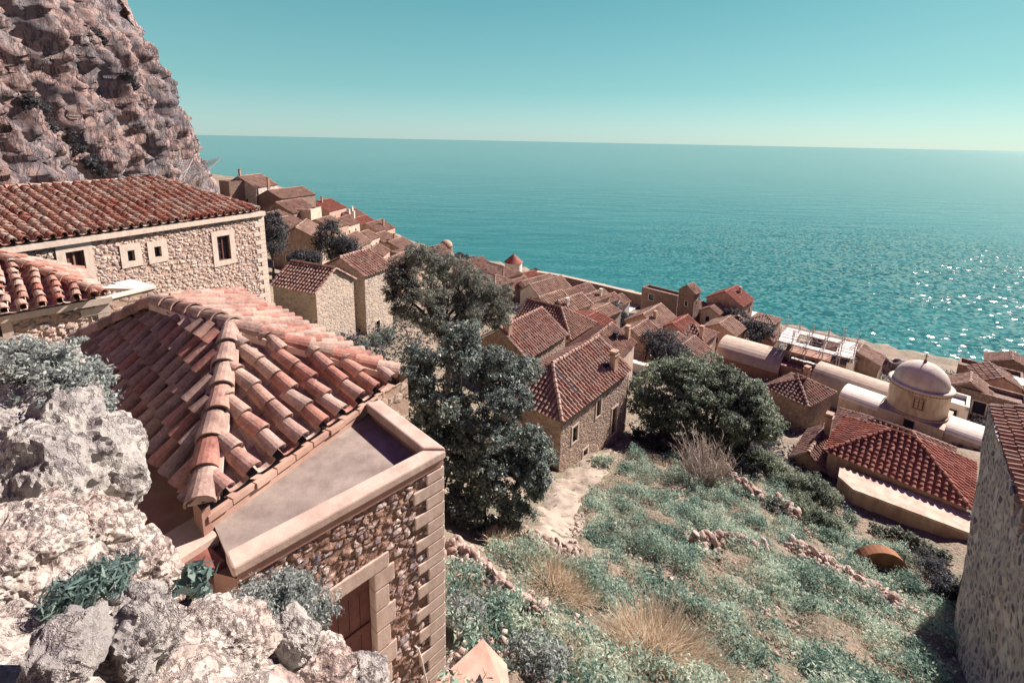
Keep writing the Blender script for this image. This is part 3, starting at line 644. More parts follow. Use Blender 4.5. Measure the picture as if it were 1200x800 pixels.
def tree(name, label, base, blobs, nclump, nleaf, crad, lsize, mat, cat='tree', group=None, trunk_r=.2, bark='bark', aspect=.5, limbs=True, shell=.5, fork=.35, tilt=.6, lump=0):
    """blobs relative to base"""
    base = Vector(base); r = thing(name, base, label, cat, group)
    B = [((base.x + c[0], base.y + c[1], base.z + c[2]), s) for c, s in blobs]
    mb = MB(); cx = sum(b[0][0] for b in B) / len(B); cy = sum(b[0][1] for b in B) / len(B); zl = min(b[0][2] - b[1][2] for b in B); zt = max(b[0][2] for b in B)
    f = base + (V(cx, cy, zt) - base) * fork; f.z = base.z + max(.25, (zt - base.z) * fork)
    mid = base.lerp(f, .5) + V(random.uniform(-.1, .1), random.uniform(-.1, .1), 0) * (f - base).length
    mb.tube([base - V(0, 0, .6), base, mid, f], [trunk_r * 1.3, trunk_r * 1.1, trunk_r * .9, trunk_r * .75], 8)
    if limbs:
        for c, s in B:
            c = Vector(c); k = f.lerp(c, .5) + Vector(rng.normal(size=3)) * .12 * (c - f).length; k.z += .08 * (c - f).length
            mb.tube([f, k, c], [trunk_r * .6, trunk_r * .4, trunk_r * .15], 6)
            for _ in range(5):
                d = Vector(rng.normal(size=3)); d.normalize(); e = c + Vector((d.x * s[0], d.y * s[1], d.z * s[2])) * .85; st = k.lerp(c, random.uniform(.3, 1))
                mb.tube([st, st.lerp(e, .5) + Vector(rng.normal(size=3)) * .06, e], [trunk_r * .22, trunk_r * .14, trunk_r * .04], 4)
    mb.build('trunk', M[bark], r)
    if lump:
        B2 = []
        for c, s in B:
            B2.append((c, tuple(q_ * .86 for q_ in s)))
            for _ in range(lump):
                d = rng.normal(size=3); d /= np.linalg.norm(d); d[2] = d[2] * .8 + .15; k_ = rng.uniform(.32, .55); B2.append((tuple(c[i] + d[i] * s[i] * rng.uniform(.7, .95) for i in range(3)), tuple(q_ * k_ for q_ in s)))
        B = B2
    P, Nn = clump_points(B, nclump, nleaf, crad, shell); v, fc = leaves(P, Nn, lsize, aspect, tilt)
    npmesh('crown', v, fc, M[mat], r)
    return r
def shrub(name, label, base, blobs, nclump, nleaf, crad, lsize, mat, group=None, aspect=.4, cat='shrub', shell=.3, tilt=.7):
    return tree(name, label, base, blobs, nclump, nleaf, crad, lsize, mat, cat, group, .012, 'twig', aspect, False, shell, .15, tilt)
def rock(name, label, c, rx, ry, rz, mat, seed, sub=5, amp=.3, az=0., sharp=1.2, cat='boulder', group=None, tilt=0.):
    import bmesh
    bm = bmesh.new(); bmesh.ops.create_icosphere(bm, subdivisions=sub, radius=1)
    ca, sa = math.cos(rad(az)), math.sin(rad(az)); ct, st = math.cos(rad(tilt)), math.sin(rad(tilt))
    for v in bm.verts:
        p = v.co.copy(); s = Vector((seed * 7.3, seed * 3.1, seed))
        q = max(abs(p.x), abs(p.y), abs(p.z)); p *= 1 + .28 * (1 / max(q, .6) - 1.25)
        d, _ = mnoise.voronoi(p * sharp + s); n1 = mnoise.fractal(p * 1.1 + s, .8, 2.1, 3) * amp
        n2 = (min(d[1] - d[0], .6) - .25) * amp * .9; n3 = mnoise.ridged_multi_fractal(p * 3.1 + s, .9, 2.1, 4, 1, 2) * amp * .16 + mnoise.fractal(p * 9 + s, .7, 2.1, 4) * amp * .16
        _, c3 = mnoise.voronoi(p * sharp * 2.1 + s + Vector((n1, n1, n1))); n4 = mnoise.noise(Vector(c3[0]) * 6.7) * amp * .28
        p *= .86 * (1 + n1 + n2 + n3 + n4)
        p = Vector((p.x * rx, p.y * ry, p.z * rz)); p = Vector((p.x * ct - p.z * st, p.y, p.x * st + p.z * ct)); v.co = Vector((p.x * ca + p.y * sa, -p.x * sa + p.y * ca, p.z))
    me = bpy.data.meshes.new(name); bm.to_mesh(me); bm.free(); me.materials.append(M[mat]); o = bpy.data.objects.new(name, me); COL.objects.link(o)
    o.location = Vector(c); tag(o, label, cat, group); return o
def stone_heap(name, label, pts, wid, hgt, n, size, mat='rubblestone', cat='stone wall', group=None):
    """a dry-stone wall or strip of rubble along pts on the ground"""
    import bmesh
    P = [Vector(p) for p in pts]; seg = [0]
    for a, b in zip(P, P[1:]): seg.append(seg[-1] + (b - a).length)
    bases = []
    for k in range(7):
        bm = bmesh.new(); bmesh.ops.create_icosphere(bm, subdivisions=2, radius=1)
        for v in bm.verts:
            p = v.co; q = max(abs(p.x), abs(p.y), abs(p.z)); v.co = p * (1 + .35 * (1 / max(q, .6) - 1.2)) * (1 + mnoise.noise(p * 1.5 + Vector((k * 5, 0, 0))) * .4)
        for _ in range(9):
            pl = Vector((random.gauss(0, 1), random.gauss(0, 1), random.gauss(0, 1))).normalized(); dd_ = random.uniform(.5, .8)
            for v in bm.verts:
                ex_ = v.co.dot(pl) - dd_
                if ex_ > 0: v.co -= pl * ex_
        bm.verts.ensure_lookup_table(); bases.append((np.array([v.co[:] for v in bm.verts]), np.array([[v.index for v in f.verts] for f in bm.faces]))); bm.free()
    VS, FS, o = [], [], 0
    for i in range(n):
        t = random.uniform(0, seg[-1]); j = min(max(k for k in range(len(seg)) if seg[k] <= t), len(P) - 2)
        f = (t - seg[j]) / max(1e-6, seg[j + 1] - seg[j]); p = P[j].lerp(P[j + 1], f); e = (P[j + 1] - P[j]).normalized(); sd_ = V(-e.y, e.x, 0)
        lat = random.gauss(0, .45); x = p + sd_ * lat * wid; prof = max(0, 1 - abs(lat)) * (.7 + .5 * mnoise.noise(Vector((t * .7, 2, 1))))
        z = Tz(x.x, x.y) + random.uniform(0, 1) * hgt * max(.05, prof)
        s = size * random.uniform(.5, 1.5) ** 1.3; bv, bf = bases[random.randrange(7)]
        from mathutils import Euler
        R_ = np.array(Euler((random.uniform(0, 6), random.uniform(0, 6), random.uniform(0, 6))).to_matrix()); S_ = np.array([1.25, .95, .7]) * s
        VS.append((bv * S_) @ R_.T + np.array([x.x, x.y, z])); FS.append(bf + o); o += len(bv)
    ob = npmesh(name, np.concatenate(VS), np.concatenate(FS), M[mat]); setorg(ob); return tag(ob, label, cat, group)
def tuft(name, label, c, r, n, h, mat='leaf_dry', group=None, cat='grass tuft'):
    c = Vector(c); a = rng.uniform(0, 2 * math.pi, n); q = np.sqrt(rng.uniform(0, 1, n)) * r
    x = c.x + q * np.cos(a); y = c.y + q * np.sin(a); z = T(x, y); hh = h * rng.uniform(.5, 1.15, n) * (1 - .45 * (q / r) ** 2)
    lean = np.stack([np.cos(a) * q / r * .55 + rng.normal(0, .25, n) + .15, np.sin(a) * q / r * .55 + rng.normal(0, .25, n), np.ones(n)], 1)
    wv = rng.normal(size=(n, 3)); wv[:, 2] = 0; wv /= np.linalg.norm(wv, axis=1, keepdims=True); wv *= .007
    p0 = np.stack([x, y, z - .05], 1); p1 = p0 + lean * (hh * .55)[:, None]; p2 = p0 + lean * hh[:, None] + np.stack([lean[:, 0], lean[:, 1], -np.abs(rng.normal(.3, .15, n))], 1) * (hh * .35)[:, None]
    v = np.stack([p0 - wv, p0 + wv, p1 + wv, p1 - wv, p1 - wv * 1.0, p1 + wv, p2 + wv * .5, p2 - wv * .5], 1).reshape(-1, 3); f = np.arange(8 * n).reshape(2 * n, 4)
    ob = npmesh(name, v, f, M[mat]); setorg(ob); return tag(ob, label, cat, group)
# ================================================================== near houses
def P3(p, z): return V(p.x, p.y, z)
# ---- the small hip-roofed house in the foreground with a walled terrace
def soften(o, w=.018):
    b = o.modifiers.new('worn_edges', 'BEVEL'); b.width = w; b.segments = 2; b.limit_method = 'ANGLE'; return o
def chapel():
    E0, E1, E3 = px(237, 590, -4.2), px(460, 440, -4.2), px(92, 402, -4.2); E2 = E1 + (E3 - E0)
    K1, K2 = px(271, 387, -3.10), px(186, 357, -3.10)
    Q0, Q1, Q2 = px(276, 656, -4.32), px(517, 525, -4.32), px(444, 470, -4.32)
    r = thing('stone_house', V(-3.6, 6.6, CZ - 8.5), 'nearest house, with a big terracotta hip roof and small walled terrace beside the boulders', 'house')
    zt, zb = CZ - 4.38, CZ - 9.5
    e = (Q1 - Q0).normalized(); n = V(e.y, -e.x, 0); e2 = (Q2 - Q1).normalized(); n2 = V(e2.y, -e2.x, 0); L = (Q1 - Q0).length
    ds, de, dz0, dz1 = .62, 1.52, CZ - 7.55, CZ - 5.62
    mb = MB(); panel(mb, Q0, Q1, zb, zt - .17, [(ds, de, dz0, dz1)], .22, .022); mb.build('wall', M['rub_chapel'], r)
    mb = MB(); Q3 = Q1 + e2 * 1.75; Q4 = px(478, 446, -4.3); e3 = (E3 - E0).normalized(); Q5 = E2 + (E0 - E3).normalized() * .3
    panel(mb, Q1, Q3, zb, zt - .17, (), .2, .06); panel(mb, Q3, Q4, zb, CZ - 4.24, (), .2, .1); panel(mb, Q4, Q5, zb, CZ - 4.24, (), .2, .2); mb.build('side_wall', M['rub_mid'], r)
    # plastered left wall in two steps
    mb = MB(); g = (E3 - E0).normalized(); ins = V(-g.y, g.x, 0) * -.22
    a, b = E3 + (E1 - E3).normalized() * .2 - g * 0, E0 + g * .12 + (E1 - E0).normalized() * .16
    panel(mb, a, b, zb, CZ - 4.23)
    LA, LB = px(118, 556, -4.74), px(252, 688, -4.74); panel(mb, LA, LB, zb, CZ - 4.74); panel(mb, LB, Q0, zb, CZ - 4.55)
    mb.add([LA, LB, P3(Q0, CZ - 4.74), P3(b, CZ - 4.74), P3(a, CZ - 4.74)], [(0, 1, 2, 3, 4)])
    panel(mb, b, b + (E1 - b).normalized() * .12, CZ - 5, CZ - 4.26); mb.build('plastered_wall', M['brown'], r)
    panel_m = MB(); panel(panel_m, Q5, a, zb, CZ - 4.26); panel_m.build('back_wall', M['rub_mid'], r)
    # ledge tile and corner blocks at the foot of the hip
    mb = MB(); u = (LB - LA).normalized(); v = V(-u.y, u.x, 0); c0 = px(220, 640, -4.7)
    mb.box(c0 + v * .02 + V(0, 0, .05), u * .26, v * .2, V(0, 0, .07)); mb.build('corner_block', M['coping'], r)
    mb = MB(); c1 = px(236, 664, -4.72); mb.box(c1 + V(0, 0, .02), u * .20, v * .16, V(0, 0, .04)); mb.build('ledge_tile', M['tile_red'], r)
    # terrace floor and coping
    ev = (E1 - E0).normalized()
    mb = MB(); mb.prism([P3(Q0 + n * -.05, CZ - 4.62), P3(Q1 - n * .05, CZ - 4.62), P3(Q2, CZ - 4.62), P3(E1 - ev * .1, CZ - 4.62), P3(E0 + ev * .1, CZ - 4.62)], V(0, 0, .05)); mb.build('terrace_floor', M['screed'], r)
    cw = .19; mb = MB()
    qa, qb, qc = Q0 - e * .05, Q1, Q2 + e2 * .1
    top = .0; h_ = .16
    o0, o1, o2 = qa + n * .05, Q1 + n * .05 + n2 * .05, qc + n2 * .05
    i0, i1, i2 = qa - n * cw, Q1 - n * cw - n2 * cw, qc - n2 * cw
    zz = lambda p, z: V(p.x, p.y, CZ + z)
    mb.prism([zz(o0, -4.48), zz(o1, -4.48), zz(i1, -4.48), zz(i0, -4.45)], V(0, 0, .13)); mb.prism([zz(o1, -4.48), zz(o2, -4.48), zz(i2, -4.48), zz(i1, -4.48)], V(0, 0, .16))
    soften(mb.build('coping', M['coping'], r), .025)
    mb = MB(); wbox(mb, Q0, e, n, .0, L + .02, CZ - 4.58, CZ - 4.49, -.15, .025); wbox(mb, Q1, e2, n2, .03, 1.7, CZ - 4.58, CZ - 4.49, -.15, .025); mb.build('cornice_band', M['brown'], r)
    # quoins
    mb = MB(); quoins(mb, Q1, e, n, e2, n2, zb, CZ - 4.6, .2, .46, .28, .03); soften(mb.build('quoin', M['ashlar'], r), .012)
    # door with stone surround
    d = MB(); g_ = .24
    z = dz0; k = 0
    while z < dz1 - .05:
        h = min(.33, dz1 - z); w1 = .30 if k % 2 else .21; wbox(d, Q0, e, n, de, de + w1, z + .006, z + h - .006, -.2, .026); wbox(d, Q0, e, n, ds - w1, ds, z + .006, z + h - .006, -.2, .026); z += h; k += 1
    wbox(d, Q0, e, n, ds - .26, de + .22, dz1, dz1 + .22, -.2, .03); fr = soften(d.build('door_surround', M['ashlar'], r), .012)
    d = MB()
    for i in range(6): s = ds + (de - ds) * i / 6; wbox(d, Q0, e, n, s + .004, s + (de - ds) / 6 - .004, dz0, dz1, -.17, -.13)
    for zc in (dz0 + .3, dz0 + 1.0, dz1 - .25): wbox(d, Q0, e, n, ds + .02, de - .02, zc, zc + .1, -.13, -.105)
    d.build('door', M['wood'], r)
    # roof
    rb = MB(); pt = .375
    A0, A1, A3 = E0, E1, E3; A2 = E2
    tile_slope(rb, [A0, A1, K1], .372, .36, 9, True, 1.4); tile_slope(rb, [A3, A0, K1, K2], .33, .36, 8, True, 1.4); tile_slope(rb, [A1, A2, K2, K1], .34, .36, 7, True, 1.4); tile_slope(rb, [A2, A3, K2], .36, .36, 6, True)
    ro = rb.build('roof', M['tile'], r)
    rm = MB()
    for p, q in ((A0, K1), (A1, K1), (A3, K2), (A2, K2), (K1, K2)): ridge_tiles(rm, p - (q - p).normalized() * .05, q, .155, .40, 10, True, 1.2, .06)
    rm.build('ridge_tiles', M['tile'], ro)
    mm = MB()
    for p, q in ((A0, K1), (A1, K1), (K1, K2)): d_ = (q - p); s_ = d_.cross(V(0, 0, 1)).normalized(); mm.box((p + q) / 2 + V(0, 0, .03), d_ / 2 * .98, s_ * .17, V(0, 0, .06))
    mm.build('ridge_mortar', M['coping'], ro)
    # brick course under the eave, and the mortar fillet at the hip foot
    bm_ = MB(); k = 11
    for i in range(k):
        s0 = (E1 - E0).length * i / k; p = E0 + ev * s0; nn = V(ev.y, -ev.x, 0); wbox(bm_, E0, ev, nn, s0 + .01, s0 + (E1 - E0).length / k - .012, CZ - 4.44 + random.uniform(-.008, .008), CZ - 4.36 + random.uniform(-.008, .008), -.2, .07 + random.uniform(-.02, .02))
    wbox(bm_, E0, ev, V(ev.y, -ev.x, 0), .02, (E1 - E0).length - .02, CZ - 4.75, CZ - 4.45, -.2, .03)
    bm_.build('eave_course', M['pink'], r)
    mm = MB(); hp = E0 - (K1 - E0).normalized() * .08
    mm.prism([hp + V(0, 0, -.36), hp + ev * .10 + V(0, 0, -.36), hp + ev * .08 + g * .3 + V(0, 0, -.36), hp + g * .3 + V(0, 0, -.36)], V(0, 0, .36)); mm.build('hip_end_plug', M['brown'], r)
    # pale hose hanging on the front wall
    hb = MB(); pts = []
    for u_, v_ in ((484, 753), (488, 757), (492, 770), (495, 784), (499, 800), (503, 822), (505, 850)): q = pxy(u_, v_, Q0, Q1); pts.append(q + n * .05)
    hb.tube(pts, .013, 6); o = hb.build('hose', M['hose']); setorg(o); tag(o, 'thin pale hose hanging on the rubble front wall beside the red-brown door', 'hose')
chapel()

# ---- long stone house under the cliff, upper left
def long_house():
    E0, E1 = px(0, 287, -3.6), px(303, 246, -3.6); e = (E1 - E0).normalized(); E0 = E0 - e * 7; n = V(e.y, -e.x, 0)
    R1 = px(185, 211, -2.25); R0 = px(0, 223, -2.25); R0 = R0 - (R1 - R0).normalized() * 7
    r = thing('stone_house', V(E0.x, E0.y, CZ - 10), 'long pale rubble house with white framed windows and tiled roof under the cliff', 'house')
    dp = 4.6; W0, W1 = E0 - n * .12, E1 - n * .12 - e * .05 + e * .35; zb, zt = CZ - 13, CZ - 3.68
    def sp(u, v): q = pxy(u, v, W0, W1); return (q - P3(W0, q.z)).dot(e), q.z
    WN = []
    for (u0, v0, u1, v1), nm in (((76, 296, 107, 352), 'door'), ((148.5, 294, 158.5, 305), 'window'), ((180, 289.5, 189.5, 300), 'window'), ((253.5, 277.5, 271, 303), 'window')):
        a, z1 = sp(u0, v0); b, z0 = sp(u1, v1); WN.append((a, b, z0, z1, nm))
    mb = MB(); panel(mb, W0, W1, zb, zt, [w_[:4] for w_ in WN], .25, .055); mb.build('wall', M['rub_big'], r)
    mb = MB(); b0, b1 = W0 - n * dp, W1 - n * dp; panel(mb, W1, b1, zb, zt); panel(mb, b1, b0, zb, zt); panel(mb, b0, W0, zb, zt); mb.build('side_wall', M['rub_mid'], r)
    mb = MB(); quoins(mb, W1, e, n, -n, e, zb, zt - .25, .23, .55, .28, .03); soften(mb.build('quoin', M['ashlar_pale'], r), .015)
    mb = MB(); wbox(mb, W0, e, n, 0, (W1 - W0).length + .04, zt - .24, zt - .03, -.1, .15); mb.build('cornice', M['ashlar_pale'], r)
    for a, b, c, d, nm in WN:
        if nm == 'door':
            window(r, W0, e, n, a, b, c, d, .26, M['ashlar_pale'], True, 'wood', .035, 'door', 'woodl', .14)
        else: window(r, W0, e, n, a, b, c, d, .24 if (b - a) < .5 else .24, M['ashlar_pale'], (b - a) > .5, 'glass', .035, 'window', 'wood', .15)
    rb = MB(); B1 = E1 - n * (dp + .4); B0 = E0 - n * (dp + .4)
    tile_slope(rb, [E0, E1, R1, R0], .335, .30, 7, True, 1.5); tile_slope(rb, [E1, B1, R1], .34, .32, 5, False, 1); tile_slope(rb, [B1, B0, R0, R1], .34, .34, 4)
    ro = rb.build('roof', M['tile_pale'], r)
    rm = MB(); ridge_tiles(rm, R0, R1, .13, .38, 7, True, 1.2); ridge_tiles(rm, E1, R1, .13, .38, 7, True, 1.2); ridge_tiles(rm, B1, R1, .13, .38, 5); rm.build('ridge_tiles', M['tile_pale'], ro)
long_house()

def left_house():
    E1 = px(119, 346, -4.5); E0 = px(0, 367, -4.5); e = (E1 - E0).normalized(); n = V(e.y, -e.x, 0); E0 = E0 - e * 3
    hipv = px(0, 302, -3.55)                                               # a point on the hip line
    hd = (hipv - E1); R = E1 + hd * 1.1
    r = thing('stone_house', V(E0.x, E0.y, CZ - 9), 'low stone house with short hip roof at the left edge, before the long house', 'house')
    W0, W1 = E0 - n * .12, E1 - n * .12 + e * .12; zb, zt = CZ - 11, CZ - 4.58
    def sp(u, v): q = pxy(u, v, W0, W1); return (q - P3(W0, q.z)).dot(e), q.z
    a, z1 = sp(-14, 384); b, z0 = sp(5, 402)
    mb = MB(); panel(mb, W0, W1, zb, zt, [(a, b, z0, z1)], .2, .05); mb.build('wall', M['rub_big'], r)
    window(r, W0, e, n, a, b, z0, z1, .2, M['ashlar_pale'], False)
    mb = MB(); panel(mb, W1, W1 - n * 3.2, zb, zt); mb.build('side_wall', M['rub_mid'], r)
    mb = MB(); quoins(mb, W1, e, n, -n, e, zb, zt - .2, .24, .62, .26, .03); mb.build('quoin', M['ashlar_pale'], r)
    mb = MB(); wbox(mb, W0, e, n, 0, (W1 - W0).length + .1, zt - .19, zt - .01, -.1, .12); mb.build('cornice', M['ashlar_pale'], r)
    rb = MB(); R0 = P3(R - e * 6, R.z); B1 = E1 - n * 3.4
    tile_slope(rb, [E0, E1, R, R0], .345, .31, 7, True, 1.5); tile_slope(rb, [E1, B1, R], .345, .34, 5)
    ro = rb.build('roof', M['tile_pale'], r); rm = MB(); ridge_tiles(rm, E1 - hd.normalized() * .05, R, .14, .40, 8, True, 1.2); ridge_tiles(rm, B1, R, .13, .4, 5); rm.build('ridge_tiles', M['tile_pale'], ro)
    # white-rimmed light well between the two houses
    A, B = px(127, 349, -5.15), px(181, 336, -5.15); e = (B - A).normalized(); n = V(e.y, -e.x, 0); L = (B - A).length
    t = thing('light_well', V(A.x, A.y, CZ - 9), 'small rubble walled light well with a white rim, between the low and the long house', 'light well')
    mb = MB(); panel(mb, A, B, CZ - 9.5, CZ - 5.2, (), .1, .08); panel(mb, B, B - n * 1.5, CZ - 9.5, CZ - 5.2); panel(mb, A - n * 1.5, A, CZ - 9.5, CZ - 5.2); mb.build('wall', M['rub_mid'], t)
    mb = MB(); wbox(mb, A, e, n, -.03, L + .03, CZ - 5.2, CZ - 5.1, -.14, .05); wbox(mb, A, e, n, L * .62, L + .03, CZ - 5.2, CZ - 5.102, -1.5, -.142); mb.prism([V(*(A - n * .142 + e * L * .62).xy, CZ - 5.2), V(*(A - n * 1.3 + e * L * .62).xy, CZ - 5.2), V(*(A - n * 1.3 + e * L * .25).xy, CZ - 5.2)], V(0, 0, .09)); mb.build('rim', M['white'], t)
    mb = MB(); mb.add([A + V(0, 0, -.9), B + V(0, 0, -.9), B - n * 1.5 + V(0, 0, -.9), A - n * 1.5 + V(0, 0, -.9)], [(0, 1, 2, 3)]); mb.build('floor', M['brown'], t)
left_house()

# ---- the pair of cream-walled houses half way down on the left
house('stone house with a red striped roof and bright cream gable wall, left of the pine', px(370, 342, -11.5), 24, 4.0, 4.6, 5.5, 1.35, 'e2', (0, 0), 'rub_pale', 'tile', .33, .34, 5, [(3, 1.9, 2.6, .35, .5)], group='houses below the long house', name='stone_house')
D1c = px(370, 342, -11.5)
house('cream house with a small red roof sloping right, joined behind the striped roof', pxy(427, 323, D1c, D1c + dirv(24)), 24, 3.6, 5.2, 7.5, 1.3, 'e1', (0, 0), 'rub_pale', 'tile', .33, .34, 5, [(0, 1.5, 2.2, .5, .7), (0, .2, .8, .4, .5)], group='houses below the long house', name='stone_house')

# ---- central group
F1c = px(658, 490, -15.4)
F1 = house('rubble house with arched door and a dark slot cut in its hip roof, mid slope', F1c, 40, 8.2, 4.9, 3.6, 1.6, 'e1', (1, 0), 'rub_mid', 'tile', .30, .34, 5,
      [(0, 1.55, 1.35, .55, 1.0), (0, 4.3, 1.75, .55, 1.15), (0, 2.9, -.35, .5, .45), (0, 6.6, -.6, .7, 1.9, 'door'), (3, 4.0, 1.3, .7, .5)], [(6.9, .45, 1.0, 'tan')], group='houses in the middle of the slope')
# slot and extension of that house
e1, e2 = dirv(40), dirv(-50); n_ = V(e1.y, -e1.x, 0)
mb = MB(); c = F1c + e1 * 2.3 + e2 * 1.25 + V(0, 0, 1.25 * 1.6 / 2.45 + .10); up = (e2 * 2.45 + V(0, 0, 1.6)).normalized(); nn = e1.cross(up); nn = nn if nn.z > 0 else -nn
mb.box(c, e1 * .2, up * 1.0, nn * .03); o = mb.build('roof_slot', M['dark'], F1)
mb = MB(); c = F1c + e1 * 6.6 + e2 * .8 + V(0, 0, .8 * 1.6 / 2.45 + .12); mb.box(c, e1 * .42, up * .22, nn * .04); mb.build('roof_hatch', M['dark'], F1)
ex = F1c + e1 * 8.2
mb = MB(); A, B = ex - n_ * .5, ex + e1 * 1.3 - n_ * .5; panel(mb, A, B, CZ - 24, CZ - 16.6); panel(mb, B, B - n_ * 4, CZ - 24, CZ - 16.6); mb.add([P3(A, CZ - 16.6), P3(B, CZ - 16.6), P3(B - n_ * 4, CZ - 16.6), P3(A - n_ * 4, CZ - 16.6)], [(0, 1, 2, 3)]); mb.build('side_annex', M['rub_mid'], F1)
house('broad red hip roofed house directly behind the slotted roof, beside the tall dark tree', px(617, 419, -16.6), 36, 6.1, 5.2, 4, 1.75, 'e1', (0, 0), 'rub_mid', 'tile', .30, .34, 5, [], [(.3, 2.0, .9, 'pink')], group='houses in the middle of the slope')
house('house with hip roof, its near slope in shade, behind the broad red roof', px(668, 396, -18.0), 36, 5.0, 6.5, 4, 1.7, 'e2', (1, 0), 'tan', 'tile_town', .31, .34, 4, [], [], group='houses in the middle of the slope')
house('brown roofed house with a tall pale chimney, right of the slotted roof', px(722, 421, -18.6), 34, 4.6, 4.8, 5, 1.3, 'e1', (0, 0), 'cream', 'tile_town', .31, .34, 4, [], [(4.2, .6, 1.0, 'tan'), (2.6, 1.2, .4, 'dark')], group='houses in the middle of the slope')
# low garden wall beyond
def wall_strip(label, pts, z0, h, th, mat, capmat=None, name='garden_wall', cat='wall', group=None):
    r = thing(name, V(pts[0].x, pts[0].y, pts[0].z - h), label, cat, group); mb = MB(); cp_ = MB()
    for a, b in zip(pts, pts[1:]):
        e = (b - a); e.z = 0; L = e.length; e.normalize(); n = V(e.y, -e.x, 0)
        q = [a, b, b - n * th, a - n * th]; lo = [p - V(0, 0, h + z0) for p in q]; hi = [p - V(0, 0, .08) for p in q]
        mb.add(lo + hi, [(0, 1, 5, 4), (1, 2, 6, 5), (2, 3, 7, 6), (3, 0, 4, 7), (4, 5, 6, 7)])
        cp_.prism([a + n * .04 - V(0, 0, .08), b + n * .04 - V(0, 0, .08), b - n * (th + .04) - V(0, 0, .08), a - n * (th + .04) - V(0, 0, .08)], V(0, 0, .12))
    mb.build('wall', M[mat], r); cp_.build('coping', M[capmat or mat], r); return r
wall_strip('pink garden wall with a white coping between the middle houses and the dark trees', [px(742, 412, -24.2), px(788, 424, -25.4)], 2, 1.6, .4, 'pink', 'white')
wall_strip('lower white topped terrace wall below the pink garden wall', [px(742, 425, -23.8), px(800, 440, -25.0)], 2, 1.4, .8, 'white', 'white')

# ---- red roofed house at lower right and its neighbours
I1 = house('orange-red hip roofed house above the pale terrace, lower right', px(1134, 592, -19.6), 45, 5.4, 6.7, 3.4, 1.55, 'e2', (1, 1), 'pink', 'tile_red', .34, .32, 6, [], [], group='houses beside the domed church', ridge_r=.11)
II = house('dark hip roofed house close behind the orange-red roof', V(29.7, 28.3, CZ - 21.7), 45, 4.6, 6.8, 4, 1.25, 'e2', (1, 1), 'pink', 'tile_town', .34, .33, 5, [], [], group='houses beside the domed church')
III = house('pinkish rubble house with hip roof and two chimneys, between dark trees and orange roof', px(946, 474, -21.6), 58, 4.4, 3.6, 4.2, 1.2, 'e2', (1, 1), 'rub_mid', 'tile_town', .33, .33, 5, [], [(3.4, 1.9, 1.0, 'pink')], group='houses beside the domed church')
# narrow tan flank with slit windows
house('narrow tan house with slit windows in its flank, under the pinkish rubble house', px(962, 548, -20.9), 45, 4.6, 1.6, 4.5, .7, 'e1', (0, 0), 'tan', 'tile_town', .33, .33, 5, [(0, 1.6, 2.3, .3, 1.0), (0, 3.0, 2.3, .3, 1.0), (0, 2.2, 1.0, .3, .9)], [(3.6, .5, 1.5, 'tan')], group='houses beside the domed church')
# pale terrace under the eave
def slab(name, label, cat, corners, th, mat, walls=None, wmat='tan', group=None):
    r = thing(name, V(corners[0].x, corners[0].y, corners[0].z - 3), label, cat, group)
    mb = MB(); mb.prism([c - V(0, 0, th) for c in corners], V(0, 0, th)); mb.build('top', M[mat], r)
    if walls:
        mb = MB(); k = len(corners)
        for a, b in zip(corners, corners[1:] + corners[:1]): panel(mb, a, b, min(a.z, b.z) - walls, min(a.z, b.z) - th)
        mb.build('wall', M[wmat], r)
    return r
tA, tB = px(1000, 573, -20.0), px(1128, 621, -20.0); te = (tB - tA).normalized(); tn = V(te.y, -te.x, 0)
slab('terrace', 'long pale terrace strip under the orange-red roof eave', 'terrace', [tA + tn * .0, tB + te * .5, tB + te * .5 - tn * 2.0, tA - te * .8 - tn * 2.0, tA - te * .8 - tn * .8], .15, 'cream', 4, 'tan')
mb = MB(); q0, q1 = px(965, 586, -21.6), px(1022, 604, -21.6)
slab('outhouse', 'small tan flat roofed outhouse with a dark opening below the pale terrace', 'outhouse', [q0, q1, q1 - tn * 1.6, q0 - tn * 1.6], .12, 'tan', 3, 'tan')
# rust-brown rounded cistern vault on the slope
cA = hit(1001, 664) - V(0, 0, .5); cB = hit(1064, 678) - V(0, 0, .5); ce = (cB - cA); ce.z = 0; W_c = ce.length; ce.normalize(); cn = V(ce.y, -ce.x, 0)
r = thing('cistern', cA, 'rust-brown round topped cistern wall set into the slope', 'cistern'); mb = MB(); prof = [V(0, 0, -1.2)] + [V(*(ce * (W_c / 2 - W_c / 2 * math.cos(math.pi * i / 16))).xy, (W_c * .46) * math.sin(math.pi * i / 16) + .35) for i in range(17)] + [V(*(ce * W_c).xy, -1.2)]
mb.prism([cA + p for p in prof], -cn * .45); mb.build('vault', M['rust'], r)

